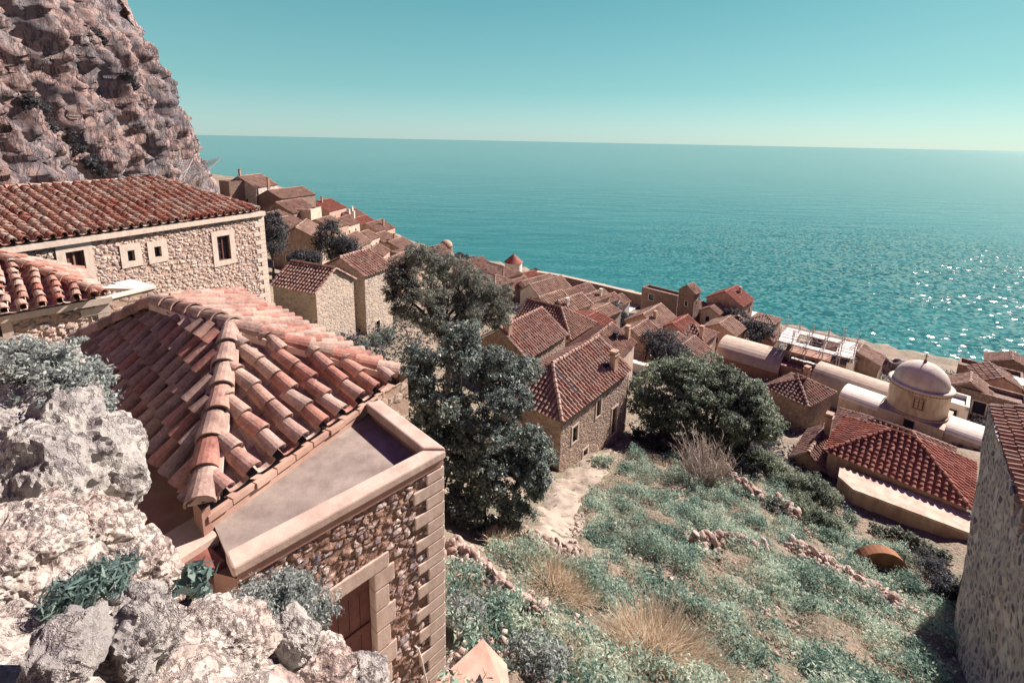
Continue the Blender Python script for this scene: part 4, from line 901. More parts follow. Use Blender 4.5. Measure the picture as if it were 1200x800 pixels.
# ---- ruined wall and roof at the right edge
def right_house():
    A, B = px(1158, 475, -10.), px(1202, 607, -10.); e = (B - A).normalized(); n = V(e.y, -e.x, 0)
    if n.dot(V(-A.x, -A.y, 0)) < 0: n = -n
    r = thing('stone_house', V(A.x, A.y, CZ - 20), 'tall grey rubble house with a broken wall crest and tiled roof at the right edge', 'house')
    L = 14.; mb = MB(); N_ = 90; NZ = 70; vs = []
    crest = [(0, -9.95), (4.6, -10.1), (6.1, -10.15), (6.12, -10.75), (6.5, -10.5), (7.0, -9.95), (7.05, -10.9), (7.6, -10.3), (8.4, -10.1), (14, -10.)]
    qe = pxy(1140, 730, A, B); lean = max(0, (qe - P3(A, qe.z)).dot(e)) / max(.1, CZ - 10 - qe.z)
    def top(s):
        for (a, za), (b, zb_) in zip(crest, crest[1:]):
            if s <= b: return za + (zb_ - za) * (s - a) / (b - a + 1e-9)
        return -9.6
    th = .5
    for sgn in (0, 1):
        for i in range(NZ + 1):
            f = i / NZ
            for j in range(N_ + 1):
                s = L * j / N_; zt = top(s); z = -23 + (zt + 23) * f; s = s + (L - s) / L * lean * max(0, -10 - z)
                bat = max(0, (-10.2 - z)) * .07; wob = mnoise.noise(Vector((s * .6, z * .6, 2))) * .10 + mnoise.noise(Vector((s * 2.3, z * 2.3, 5))) * .035
                p = A + e * (s - (bat * .6 if j == 0 else 0) ) + n * ((bat + wob) if sgn == 0 else -th); vs.append((p.x, p.y, CZ + z))
    o = (N_ + 1) * (NZ + 1); fs = []
    for i in range(NZ):
        for j in range(N_):
            a = i * (N_ + 1) + j; fs.append((a, a + 1, a + N_ + 2, a + N_ + 1)); fs.append((o + a, o + a + 1, o + a + N_ + 2, o + a + N_ + 1))
    for j in range(N_): a = NZ * (N_ + 1) + j; fs.append((a, a + 1, o + a + 1, o + a))
    for i in range(NZ): a = i * (N_ + 1); fs.append((a, a + N_ + 1, o + a + N_ + 1, o + a))
    mb.add(vs, fs); mb.build('wall', M['rub_grey'], r)
    mb = MB(); C_ = A - n * 4.5; panel(mb, C_, A - n * .4, CZ - 22, CZ - 10.4); panel(mb, A - n * .5 , C_, CZ - 22, CZ - 10.4); mb.build('end_wall', M['rub_mid'], r)
    rb = MB(); z0 = CZ - 10.08
    a, b = P3(A - n * .12, z0), P3(A + e * 13.5 - n * .12, z0); c, d = b - n * 3.2 + V(0, 0, 1.05), a - n * 3.2 + V(0, 0, 1.05)
    tile_slope(rb, [a, b, c, d], .30, .36, 5, True, 1.6); tile_slope(rb, [P3(d - n * 3.2, z0), P3(c - n * 3.2, z0), c, d], .3, .36, 4)
    ro = rb.build('roof', M['tile_town'], r); rm = MB(); ridge_tiles(rm, a, d, .12, .36, 6, True); ridge_tiles(rm, c, d, .12, .38, 6); rm.build('ridge_tiles', M['tile_town'], ro)
right_house()

# ---- pink plastered gable slab at the bottom
gp = [px(510, 800, -8.3), px(566, 748, -8.3), px(594, 778, -8.55), px(600, 830, -8.6), px(520, 850, -8.4)]
o = MB(); o.prism([p - V(0, 0, .9) for p in gp], V(0, 0, .9)); pg = thing('terrace_parapet', gp[0] - V(0, 0, .9), 'pink plastered slab corner with a dark notch, at the foot of the nearest house', 'parapet'); o.build('slab', M['pink'], pg)
o = MB(); c = px(561, 797, -8.28); o.prism([c + V(-.07, -.06, 0), c + V(.09, -.06, 0), c + V(.01, .10, 0)], V(0, 0, .004)); o.build('notch', M['dark'], pg)

# ================================================================== domed church
def church():
    base = px(1074, 470, -22.5); az = 140; f = dirv(az); s = dirv(az - 90)        # f runs down to the right, s away
    c = V(37.3, 39.6, 0); zc = CZ - 20.9
    r = thing('domed_church', V(c.x, c.y, CZ - 29), 'stone church with a round drum and plain plastered dome, near the sea', 'church')
    mb = MB(); R_ = 2.15; mb.lathe(V(c.x, c.y, zc), [(R_, -2.75), (R_, -.1), (R_ + .14, -.06), (R_ + .16, .05)], 48); mb.build('drum', M['cream'], r, True)
    mb = MB(); prof = [(R_ + .18, .04), (R_ + .2, .16), (R_ + .02, .22)] + [(R_ * .93 * math.cos(a), .2 + 1.95 * math.sin(a)) for a in [math.pi / 2 * i / 14 for i in range(15)]]
    mb.lathe(V(c.x, c.y, zc), prof, 48); d = mb.build('dome', M['dome'], r, True)
    mb = MB(); t = V(c.x, c.y, zc + 2.12); mb.tube([t, t + V(0, 0, .22), t + V(0, 0, .3)], [.14, .1, .05], 8); mb.box(t + V(0, 0, .55), V(.03, 0, 0), V(0, .03, 0), V(0, 0, .32)); mb.box(t + V(0, 0, .65), f * .17, s * .025, V(0, 0, .03)); mb.build('cross', M['rust'], d)
    mb = MB()
    for i in range(60): a = 2 * math.pi * i / 60; q = V(math.cos(a), math.sin(a), 0); mb.box(V(c.x, c.y, zc - .1) + q * (R_ + .1), q * .07, V(-q.y, q.x, 0) * .055, V(0, 0, .05))
    mb.build('cornice', M['brown'], r)
    mb = MB(); mb.lathe(V(c.x, c.y, zc), [(R_ + .1, -2.5), (R_ + .1, -2.32), (R_ - .02, -2.28)], 48); mb.build('string_course', M['tan'], r)
    # window of the drum, turned to the camera
    w = -V(c.x, c.y, 0).normalized(); t_ = V(-w.y, w.x, 0); w = (w + t_ * .05).normalized(); t_ = V(-w.y, w.x, 0); A = V(c.x, c.y, 0) + w * (R_ - .04) - t_ * .55
    window(r, A, t_, w, .2, .9, zc - 1.5, zc - .55, .1, M['tan'], True, 'wood', .10, 'window', 'wood', -.02)
    # body under the drum
    b0 = V(c.x, c.y, 0) - s * 2.7 - f * 2.9
    def block(s0, s1, d0, d1, z0, z1, mat, nm, holes=()):
        mb = MB(); o = V(c.x, c.y, 0); q = [o + f * s0 - s * d1, o + f * s1 - s * d1, o + f * s1 - s * d0, o + f * s0 - s * d0]
        order = [q[0], q[1], q[2], q[3]]
        if (q[1] - q[0]).cross(q[2] - q[1]).z < 0: order = order[::-1]
        for k in range(4):
            a, b_ = order[k], order[(k + 1) % 4]; panel(mb, a, b_, CZ + z0, CZ + z1)
        mb.add([V(p.x, p.y, CZ + z1) for p in order], [(0, 1, 2, 3)]); return mb.build(nm, M[mat], r)
    block(-2.3, 2.3, -2.3, 2.3, -31, -23.4, 'cream', 'wall')
    A = V(c.x, c.y, 0) - s * 2.3 - f * .9; ef = f; nf = -s
    window(r, A, ef, nf, .55, 1.25, CZ - 24.7, CZ - 23.6, .06, M['tan'], False, 'glass', .03, 'window', 'wood', -.015)
    # barrel-vaulted arms left, right and the long nave
    def vault(s0, s1, d0, d1, zs, rise, mat, cap, nm):
        mb = MB(); o = V(c.x, c.y, 0); mid = (d0 + d1) / 2; hw = (d1 - d0) / 2; k = 14; A_, B_ = [], []
        for i in range(k + 1):
            a = math.pi * i / k; d = mid + hw * math.cos(a); z = zs + rise * math.sin(a)
            A_.append(o + f * s0 - s * d + V(0, 0, CZ + z)); B_.append(o + f * s1 - s * d + V(0, 0, CZ + z))
        mb.add(A_ + B_, [(i, i + 1, k + 2 + i, k + 1 + i) for i in range(k)]); v = mb.build(nm, M[cap], r, False)
        mb = MB(); lo = [V(A_[0].x, A_[0].y, CZ - 31), V(A_[-1].x, A_[-1].y, CZ - 31)]; lo2 = [V(B_[0].x, B_[0].y, CZ - 31), V(B_[-1].x, B_[-1].y, CZ - 31)]
        mb.add(A_ + lo[::-1], [tuple(range(k + 3))]); mb.add(B_ + lo2[::-1], [tuple(range(k + 3))]); mb.quad(lo[0], A_[0], B_[0], lo2[0]); mb.quad(lo[1], A_[-1], B_[-1], lo2[1]); mb.build('wall', M[mat], r)
    vault(-5.4, -2.32, -1.2, 2.2, -23.9, .7, 'cream', 'white', 'vault')
    vault(2.32, 5.2, -1.4, 2.1, -23.7, .7, 'cream', 'white', 'vault')
    vault(-9.2, -2.6, -6.3, -2.2, -25.0, 1.35, 'vault', 'vault', 'nave_vault')
church()
def vaulted_hall(label, a, b, wid, rise, down, wmat, cap, name='vaulted_hall', cat='church hall', group=None):
    e = (b - a); e.z = 0; L = e.length; e.normalize(); n = V(e.y, -e.x, 0)
    r = thing(name, V(a.x, a.y, a.z - down), label, cat, group); mb = MB(); k = 14; A_, B_ = [], []
    for i in range(k + 1):
        t = math.pi * i / k; o = -n * (wid / 2 - wid / 2 * math.cos(t)) + V(0, 0, rise * math.sin(t)); A_.append(a + o); B_.append(b + o)
    mb.add(A_ + B_, [(i, i + 1, k + 2 + i, k + 1 + i) for i in range(k)]); mb.build('vault', M[cap], r)
    mb = MB(); g = V(0, 0, -down); mb.add(A_ + [A_[-1] + g, A_[0] + g], [tuple(range(k + 3))]); mb.add(B_ + [B_[-1] + g, B_[0] + g], [tuple(range(k + 3))]); mb.quad(A_[0], B_[0], B_[0] + g, A_[0] + g); mb.quad(A_[-1], B_[-1], B_[-1] + g, A_[-1] + g); mb.build('wall', M[wmat], r); return r
vaulted_hall('long barrel-vaulted stone hall with a pale rounded roof, left of the scaffolding', px(838, 416, -27.2), px(912, 438, -27.2), 6.0, 1.7, 5, 'brown', 'vault')
wall_strip('white topped churchyard wall in front of the long vaulted hall', [px(835, 424, -28.6), px(893, 447, -28.6)], 2, 1.6, 1.0, 'white', 'white')
# courtyard block with scaffolding
sA, sB = px(908, 445, -27.2), px(986, 468, -27.2); se = (sB - sA); se.z = 0; sL = se.length; se.normalize(); sn = V(se.y, -se.x, 0)
r = thing('church_block', V(sA.x, sA.y, CZ - 30), 'brown stone church block under repair beneath the scaffolding', 'church')
mb = MB(); 
for k, (d, z1, hh) in enumerate(((0, -27.6, 4), (2.6, -26.2, 4), (4.6, -25.0, 5))):
    q = [sA - sn * d, sB - sn * d, sB - sn * (d + (2.6, 2.0, 3.2)[k]), sA - sn * (d + (2.6, 2.0, 3.2)[k])]
    for a, b in zip(q, q[1:] + q[:1]): panel(mb, a, b, CZ + z1 - hh, CZ + z1)
    mb.add([P3(p, CZ + z1) for p in q], [(0, 1, 2, 3)])
mb.build('wall', M['brown'], r)
mb = MB(); wbox(mb, sA, se, sn, sL * .42, sL * .5, CZ - 26.0, CZ - 25.4, -4.62, -4.585); mb.build('window', M['dark'], r)
def scaffold():
    r = thing('scaffolding', V(sA.x, sA.y, CZ - 29), 'white scaffolding with plank decks and tall poles over a brown church block', 'scaffolding')
    mb = MB(); ox = sA - sn * 4.2
    def q(s, d, z): return ox + se * s - sn * d + V(0, 0, CZ + z - ox.z)
    xs = [-.8, .7, 2.2, 3.9, 5.6, sL - 1.2, sL + .3]; ds = [0, 1.1, 4.4, 5.5]
    for i, s in enumerate(xs):
        for d in ds: mb.tube([q(s, d, -30), q(s + random.uniform(-.04, .04), d, -22.2 + random.uniform(-.5, .3))], .045, 5)
    for d in ds:
        for z in (-25.6, -24.0, -23.2): mb.tube([q(xs[0] - .3, d, z), q(xs[-1] + .3, d, z)], .04, 5)
    for s in xs:
        for z in (-25.6, -24.0): mb.tube([q(s, -.3, z), q(s, 5.8, z)], .04, 5)
    for a, b in zip(xs[::2], xs[2::2]): mb.tube([q(a, 0, -28), q(b, 0, -24)], .035, 5)
    mb.build('poles', M['metal'], r)
    for (s0, s1, d0, d1, z) in ((-.9, .9, -.1, 5.6, -23.85), (sL - 1.4, sL + .4, -.1, 5.6, -23.85), (.9, sL - 1.4, 4.3, 5.6, -23.87), (.9, sL - 1.4, -.1, .9, -23.9), (.9, sL - 1.4, -.6, .1, -25.5)):
        m_ = MB(); k = max(1, int((s1 - s0) / .5))
        for i in range(k):
            a = s0 + (s1 - s0) * i / k; b = s0 + (s1 - s0) * (i + 1) / k - .03; zz = z + random.uniform(-.02, .02); m_.prism([q(a, d0, zz), q(b, d0, zz), q(b, d1, zz), q(a, d1, zz)], V(0, 0, .06))
        m_.build('deck', M['tarp'], r)
    m_ = MB(); m_.prism([q(sL - .2, -.5, -24.2), q(sL + .5, -.5, -24.2), q(sL + .5, -.52, -27.4), q(sL - .2, -.52, -27.4)], sn * .03); m_.build('tarpaulin', M['tarp'], r)
scaffold()
# ================================================================== the lower town
def tw(label, u, v, H, az, W, D, rise, ridge='e1', hips=(0, 0), wall='cream', tile='tile_town', wins=(), chims=(), **k):
    c = hit(u, v, dz=H); wins = list(wins)
    if k.get('name') != 'ruined_house' and H >= 2.8:
        fs = {w_[0] for w_ in wins}
        if 0 not in fs and W > 4: wins += [(0, W * f_, H * .42, .55, .85) for f_ in ((.3, .72) if W > 5.5 else (.5,))]
        if 3 not in fs and D > 4: wins += [(3, D * f_, H * .4, .55, .85) for f_ in ((.3, .7) if D > 5.5 else (.45,))]
    return house(label, c, az, W, D, H, rise, ridge, hips, wall, tile, .42, .55, 3, wins, chims, down=4, group='houses of the lower town', ridge_r=.14, **k)
# beside the sea, right of the middle
tw('long roofless brown ruin standing against the sea at the end of the sea wall', 794, 347, 5.2, 45, 2.6, 7.6, 0, flat=True, wall='rub_dark', name='ruined_house', wins=[(3, 2.2, 3, 1.0, 1.2)])
tw('narrow tower-like brown house with a tiny gabled roof beside the roofless ruin', 814, 344, 6.5, 45, 2.6, 3.0, 1.2, wall='rub_dark', wins=[(0, 1.3, 4.0, .5, .9), (3, 1.6, 3.8, .5, .9)])
tw('seaside house with one orange slope and one pale slope, the tallest by the water', 869.5, 359, 5, 45, 6.0, 6.6, 2.0, wall='pink', tile='tile_red', wins=[(0, 1.5, 2.6, .8, 1.1), (0, 4.2, 2.6, .8, 1.1), (3, 3.3, 2.6, .8, 1.1)], chims=[(4.2, 2.0, .9, 'pink')])
tw('small brown single roofed house by the water, left of the scaffolding', 907, 380, 2.4, 45, 4.2, 4.0, .7, hips=(1, 1), wall='tan', tile='tile_tan')
tw('tiny cream gabled house with a round hole in its front, under the tower-like house', 821.5, 364, 3, 45, 3.4, 2.6, .8, wins=[(3, 1.3, 1.4, .8, .9)])
tw('cream gabled house with one dark window, right of the tiny gabled one', 842, 368.5, 3.2, 45, 3.4, 3.2, .9, wins=[(3, 1.3, 1.3, .7, 1.0)])
tw('house with a pale tiled roof and square chimney in front of the roofless ruin', 772, 386, 3.4, 40, 6.0, 4.8, 1.5, tile='tile_tan', wall='tan', chims=[(1.4, 1.2, .9, 'tan')])
tw('steep pale roofed house touching the square chimney house', 779, 388, 3.0, 40, 5.0, 2.6, 1.0, tile='tile_tan', wall='pink')
tw('low house with a bright red left slope among the seaside roofs', 808, 397, 3.2, 43, 4.6, 4.8, 1.4, tile='tile_red', wall='pink', wins=[(0, 2.2, 1.3, .6, .9)])
tw('tan lean roof stepping down in front of the bright red slope', 803, 411, 3.0, 43, 2.6, 4.2, .9, tile='tile_tan', wall='pink', wins=[(0, 1.3, 1.2, .6, .9)])
tw('pink house with a tall dark window beside the garden of dark trees', 825, 401, 4.0, 43, 4.2, 2.6, 1.0, 'e2', (1, 0), wall='pink', wins=[(3, 1.2, 1.8, .7, 1.1), (0, 2.4, 1.6, .7, 1.0)], chims=[(.6, .6, 1.2, 'pink')])
tw('house with a pale roof sloping right, touching the long vaulted hall', 861, 394, 3.0, 43, 4.6, 4.6, 1.2, tile='tile_tan', wall='pink', wins=[(0, 2.2, 1.2, .7, .9)])
tw('brown arched-front shed close to the left end of the scaffolding', 905, 400, 2.4, 43, 3.5, 2.8, .9, wall='brown', tile='tile_town')
tw('small hipped house between the seaside orange house and the long hall', 876, 385, 2.8, 43, 3.6, 4.2, 1.1, hips=(1, 1), wall='cream', wins=[(0, 1.6, 1.2, .6, .9)])
tw('little red roofed shore house right behind the scaffolding', 1004, 421, 2.8, 45, 3.6, 4.0, 1.1, tile='tile_town', wall='pink')
tw('low tan shore house between the scaffolding and the dome', 1030, 428, 2.6, 45, 4, 5, .9, tile='tile_tan', wall='tan')
tw('plain cream house close behind the garden wall, left of the long hall', 818, 420, 2.8, 43, 3.6, 4, 1.0, tile='tile_town', wall='cream')
tw('rust roofed house between the square chimney house and the pink garden wall', 757, 402, 3, 40, 4.5, 4, 1.1, tile='tile_town', wall='pink')
# around the white round tower
tw('long pale roofed house with a white gable and one little window, near the round tower', 631.5, 347, 3.2, 45, 8.5, 4.4, 1.5, wall='white', tile='tile_tan', wins=[(3, 2.8, 1.6, .5, .9)])
tw('house with a ribbed brown roof beside the sea wall promenade', 669, 354, 3.2, 45, 7.6, 4.2, 1.3, wall='tan', tile='tile_town', wins=[(3, 2, 1.3, .6, .9)])
tw('long low tan roofed house stepping down beside the ribbed brown roof', 677, 361, 2.8, 45, 9.0, 3.0, .8, wall='cream', tile='tile_tan', chims=[(7.0, .6, .9, 'white')])
tw('low house with a pale edge and slim chimney in front of the dark garden trees', 699, 360, 2.6, 45, 7.4, 2.6, .7, wall='white', tile='tile_town', chims=[(1.0, .5, .9, 'white')])
tw('small dark roofed house with a white side, beside the white courtyard', 726, 358, 2.6, 45, 3.6, 3.6, 1.0, wall='white', tile='tile_town', wins=[(0, 1.6, .5, .5, 1.3, 'door')])
tw('low flat pale house wedged behind the brown chimney house', 708, 373, 2.6, 45, 4.4, 4.2, .6, wall='cream', tile='tile_tan')
tw('low house with a plain red roof directly behind the brown chimney house', 709, 384, 2.6, 40, 2.6, 5.6, .7, wall='pink', tile='tile_red')
tw('old house with a broken spotted roof below the round tower', 620, 340, 3.0, 45, 8.4, 4.0, 1.3, wall='cream', tile='tile_tan')
tw('little red roofed house left of the broken spotted roof', 604, 339, 2.8, 45, 4.6, 4.4, 1.1, wall='cream', tile='tile_town', wins=[(3, 3.2, 1.2, .7, .8)])
tw('house with a flat cream parapet and dark yard, right of the white gable', 641, 353, 2.6, 45, 5.6, 3.0, 0, flat=True, wall='cream', wins=[(3, 1.2, .8, .8, 1.0)])
tw('small tan roofed house behind the shaded hip roof', 645, 362, 2.8, 45, 5, 4.4, 1.1, wall='tan', tile='tile_tan')
tw('small roofed house with a white chimney ball, right of the shaded hip roof', 667, 366, 2.8, 45, 5.4, 4.0, 1.1, wall='cream', tile='tile_tan', chims=[(.8, 1, .8, 'white')])
tw('broad terracotta roofed house just left of the white round tower', 590, 326, 3.0, 45, 6.0, 8.5, 1.4, 'e2', (1, 0), wall='pink', tile='tile_town')
tw('pinkish roofed house stepping down towards the pine crown', 580, 336, 3.2, 45, 5.0, 7.5, 1.3, 'e2', (1, 0), wall='pink', tile='tile_tan')
tw('tiny white house with a red roof at the right foot of the round tower', 620.5, 326, 2.4, 45, 3.4, 3.2, .9, wall='white', tile='tile_red')
c = hit(601.5, 320); r = thing('round_tower', c, 'white round tower house with a conical red roof on the sea front', 'tower'); mb = MB(); mb.lathe(c, [(2.35, -3), (2.3, 3.2)], 28); mb.build('wall', M['white'], r, True)
mb = MB(); mb.lathe(c + V(0, 0, 3.15), [(2.6, 0), (1.2, 1.25), (.08, 2.2), (0.02, 2.9)], 28); mb.build('roof', M['tile_red'], r)
mb = MB(); w = V(-c.x, -c.y, 0).normalized(); mb.box(c + w * 2.3 + V(-.5, 0, 1.7), V(.22, 0, 0), w * .06, V(0, 0, .35)); mb.build('window', M['dark'], r)
c = hit(523, 296); r = thing('cupola', c, 'small brown stone cupola rising behind the top of the pine', 'cupola'); mb = MB(); mb.lathe(c, [(2.1, -2), (2.1, 2.2), (2.3, 2.25), (2.3, 2.45)], 20); mb.build('drum', M['rub_dark'], r)
mb = MB(); mb.lathe(c + V(0, 0, 2.4), [(2.1 * math.cos(a), 1.9 * math.sin(a)) for a in [math.pi / 2 * i / 8 for i in range(9)]], 20); mb.build('dome', M['tan'], r, True)
# far left slope
tw('brown ruined tower house at the very top of the slope, under the wire nets', 268, 213, 6, 35, 5, 5, 0, flat=True, wall='rub_dark', name='ruined_house')
tw('grey gabled house high on the far slope with a bright ridge', 300, 220, 6, 5, 9, 8.5, 2.6, wall='rub_grey', tile='tile_tan', wins=[(0, 3, 1, 1.2, 2.4, 'door')], chims=[(.5, 4.2, 1.5, 'brown')])
tw('long tan walled house with a single tall chimney, right of the grey gable', 330, 233, 5.5, 20, 11, 8, 1.8, wall='rub_dark', tile='tile_tan', chims=[(2, 6, 3.6, 'brown')])
tw('wide reddish roofed house below the long tan walled house', 344, 250, 4, 15, 8, 9, 2.2, wall='rub_dark', tile='tile_town')
tw('flat fronted cream house with a white downpipe and dark door on the far slope', 364, 246, 6, 5, 5, 8, 0, flat=True, wall='cream', wins=[(3, 2.4, 2.6, 1.1, 1.4), (3, 5, .3, 1.3, 2.0, 'door')])
tw('red roofed house on the skyline right of the cream flat front', 386, 248, 4, 10, 9, 10, 2.4, wall='pink', tile='tile_red', chims=[(3, 4, 1.6, 'brown')])
tw('far house with low tan roof and small white chimneys', 412, 257, 3.6, 15, 8, 8, 2, wall='cream', tile='tile_town', chims=[(2, 2, 1.2, 'white'), (5, 3, 1.2, 'white')])
tw('wide tan roof behind the porch gable house', 352, 270, 4, 10, 5, 12, 1.6, wall='tan', tile='tile_tan')
tw('tan roofed house between the porch gable and the dark cypress-like trees', 392, 268, 4, 10, 6, 9, 1.8, wall='tan', tile='tile_tan')
P8 = tw('tan gabled house with a white porch slab and dark window, left of the dark trees', 376, 282, 5.5, -12, 7, 6.4, 1.9, wall='tan', tile='tile_tan', wins=[(3, 2.1, 2.1, .8, 1.4, 'window')])
tw('house with a plain tan gable half hidden behind the dark trees', 417, 291, 4.5, 8, 6, 5.2, 1.8, wall='rub_mid', tile='tile_tan')
tw('red roofed skyline house with a slim chimney above a dark garden', 446, 272, 3.6, 15, 8, 9, 2, wall='pink', tile='tile_town', chims=[(5, 2, 1.6, 'brown')])
tw('skyline house with a white chimney, left of the red roofed skyline house', 424, 264, 3.6, 15, 7, 6, 1.6, wall='cream', tile='tile_red', chims=[(1, 3, 1.8, 'white')])
tw('wide low tan roof spreading below the dark garden on the far slope', 457, 287, 3.4, 20, 6, 11, 1.8, wall='cream', tile='tile_tan', wins=[(0, 2, 1.2, .8, 1), (3, 2, 1.2, .8, 1)], chims=[(3, .8, 1.6, 'brown')])
tw('little gabled house with pinkish front just behind the cream joined houses', 449, 300, 3.4, 0, 5, 4.4, 1.4, wall='pink', tile='tile_town')
tw('pale ruined house at the left edge of the pine crown', 478, 300, 4, 40, 5, 6, 0, flat=True, wall='rub_dark', name='ruined_house', wins=[(3, 2, 1.2, 1.0, 1.6)])
tw('low pale house near the brown cupola', 505, 300, 3, 42, 6, 6, 1.4, wall='cream', tile='tile_town')
tw('broad roofed house between the cupola and the round tower', 556, 318, 3, 45, 6, 8, 1.6, wall='pink', tile='tile_town')
tw('plain tan roofed house low on the skyline, left of the pale ruined house', 470, 292, 3.2, 20, 6, 7, 1.5, wall='tan', tile='tile_tan')
tw('brown roofed house squeezed between the cream flat front and the reddish roof', 330, 262, 3.5, 5, 6, 8, 1.6, wall='rub_dark', tile='tile_town')
tw('red roofed far house in the row above the porch gable house', 404, 266, 3.5, 12, 7, 7, 1.6, wall='cream', tile='tile_town')
tw('pale tiled roof showing just over the cream joined houses', 430, 283, 3.4, 12, 6, 6, 1.4, wall='cream', tile='tile_tan')
tw('tan roofed house whose eave shows between pine and ruined house', 492, 312, 3.2, 25, 6, 6, 1.4, wall='cream', tile='tile_tan')
tw('rust roofed house in the gap left of the pine top', 470, 322, 3.4, 15, 6, 6.5, 1.5, wall='pink', tile='tile_town')
# right end beyond the church
tw('pink walled house with a dark red roof, right of the dome by the sea', 1150, 447, 3.4, 120, 3.4, 4.6, .9, 'e2', (0, 0), wall='pink', tile='tile_town', skew=90, wins=[])
tw('small house with a dark gable front in front of the pink walled house', 1166, 470, 2.6, 45, 3.2, 4.2, 1.3, wall='rub_dark', tile='tile_tan')
tw('long ruined stone wall house along the shore at the right edge', 1200, 446, 2.6, 45, 3, 6, 0, flat=True, wall='rub_dark', name='ruined_house')
tw('brown roofed shore house at the far right edge', 1216, 438, 3, 45, 4, 5, 1.1, wall='rub_dark', tile='tile_town')
tw('roofless stone shell with an arched gap, right of the dark gable front', 1205, 476, 3, 45, 3, 5, 0, flat=True, wall='rub_dark', name='ruined_house', wins=[(3, 1.6, .6, 1.0, 1.4), (3, 3.4, .6, 1.0, 1.4)])
tw('dark open yard house with white edges directly right of the dome', 1136, 478, 2.8, 45, 3, 3.2, 0, flat=True, wall='white', wins=[(3, 1.6, .6, 1.7, 1.6)])
ca = hit(1173, 446, dz=2.6); slab('awning', 'white sheet awning over a yard at the right edge', 'awning', [ca, ca + dirv(125) * 5, ca + dirv(125) * 5 + dirv(35) * 2.6, ca + dirv(35) * 2.6], .06, 'white', 2.5, 'rub_dark')
ca = hit(884, 372, dz=.6); slab('terrace', 'white sea terrace beside the seaside orange house', 'terrace', [ca, ca + dirv(45) * 4, ca + dirv(45) * 4 + dirv(-45) * 2.5, ca + dirv(-45) * 2.5], .2, 'white', 2, 'cream')
# white courtyard and promenade (ground surfaces)
def sheet(name, pix, mat, lift=.10):
    pts = [hit(*p) for p in pix]; mb = MB(); mb.add([p + V(0, 0, lift) for p in pts], [tuple(range(len(pts)))]); o = mb.build(name, M[mat]); o['kind'] = 'structure'; return o
sheet('courtyard', [(726, 366), (738, 367), (753, 357), (753, 346), (738, 347)], 'white', .25)
sheet('promenade', [(664, 334), (664, 339), (700, 349), (752, 362), (756, 356), (700, 342)], 'path', .25)
# sea wall
sw = [hit(u, v, dz=3.0) for u, v in ((628, 318.5), (655, 323), (690, 331), (720, 338), (745, 344), (760, 347))]
wall_strip('long low sea wall edging the promenade', sw, .5, 4, 1.2, 'rub_dark', 'rub_pale', 'sea_wall')

# ================================================================== trees and shrubs
def bl(base, *lst):
    """crown lobes given as (direction pixel, distance, radius m, flatness) around a base"""
    out = []
    for u, v, d, r, *f in lst:
        p = pdist(u, v, d); k = f[0] if f else .8; out.append(((p.x - base.x, p.y - base.y, p.z - base.z), (r, r, r * k)))
    return out
def gnd(u, v, d): p = pdist(u, v, d); return V(p.x, p.y, Tz(p.x, p.y))
b = gnd(522, 405, 30)
tree('pine_tree', 'broad pine with dark layered crown and pale bare limbs, left of the broad red roof', b, bl(b, (472, 318, 29, 1.3), (503, 306, 30, 1.5), (536, 318, 30.5, 1.6), (564, 336, 31, 1.5), (588, 354, 31, 1.05), (497, 340, 28.5, 1.4, .6), (552, 362, 30, 1.5, .7), (580, 374, 30.5, 1.0), (505, 372, 28.5, 1.4, .8), (466, 340, 28.5, 1.0), (526, 346, 31.5, 1.1, .6), (530, 388, 29, 1.3), (475, 365, 28.5, .9)), 1900, 44, .28, .14, 'leaf_pine', trunk_r=.24, aspect=.35, shell=.6, fork=.45, lump=5)
b = gnd(560, 600, 14.6)
tree('evergreen_tree', 'tall dense dark evergreen tree filling the middle, beside the terraced house', b, bl(b, (492, 425, 15.5, .8), (540, 412, 16, 1.1), (588, 440, 15.6, 1.15), (515, 465, 15, 1.1), (570, 485, 14.6, 1.3), (612, 520, 14.8, .95), (525, 530, 14.2, 1.1), (590, 555, 14.2, 1.1), (625, 560, 14.6, .7), (545, 590, 14, .95), (600, 602, 14, .65), (500, 500, 15, .8), (480, 455, 16, .75), (636, 535, 15.2, .5), (500, 570, 14.4, .9), (530, 625, 13.8, .6), (505, 620, 14.2, .7), (570, 625, 13.8, .5)), 3000, 34, .17, .115, 'leaf_olive', trunk_r=.24, aspect=.45, shell=.6, lump=5)
for lab, pts, bb in (('dark carob tree at the left end of the tree row, right of the rubble house', ((768, 450, 34, 1.9), (762, 480, 33, 1.6), (790, 482, 32.5, 1.7), (796, 440, 35, 1.7), (775, 505, 32, 1.2)), (775, 505, 33)),
                     ('rounded carob tree in the middle of the row with a deep dark hollow', ((822, 436, 36, 2.0), (842, 452, 35, 2.0), (812, 462, 34, 1.8), (836, 490, 33, 1.6), (858, 480, 33.5, 1.6), (815, 500, 32.5, 1.3)), (830, 510, 33.5)),
                     ('carob tree at the right end of the row beside the pinkish rubble house', ((872, 460, 35, 1.9), (888, 482, 33.5, 1.5), (868, 498, 32.5, 1.5), (893, 505, 32.5, 1.1), (850, 512, 32, 1.0)), (880, 518, 33))):
    b = gnd(*bb); tree('carob_tree', lab, b, bl(b, *pts), 1000, 36, .28, .15, 'leaf_carob', group='carob trees in a row', trunk_r=.2, shell=.65, fork=.2, lump=6)
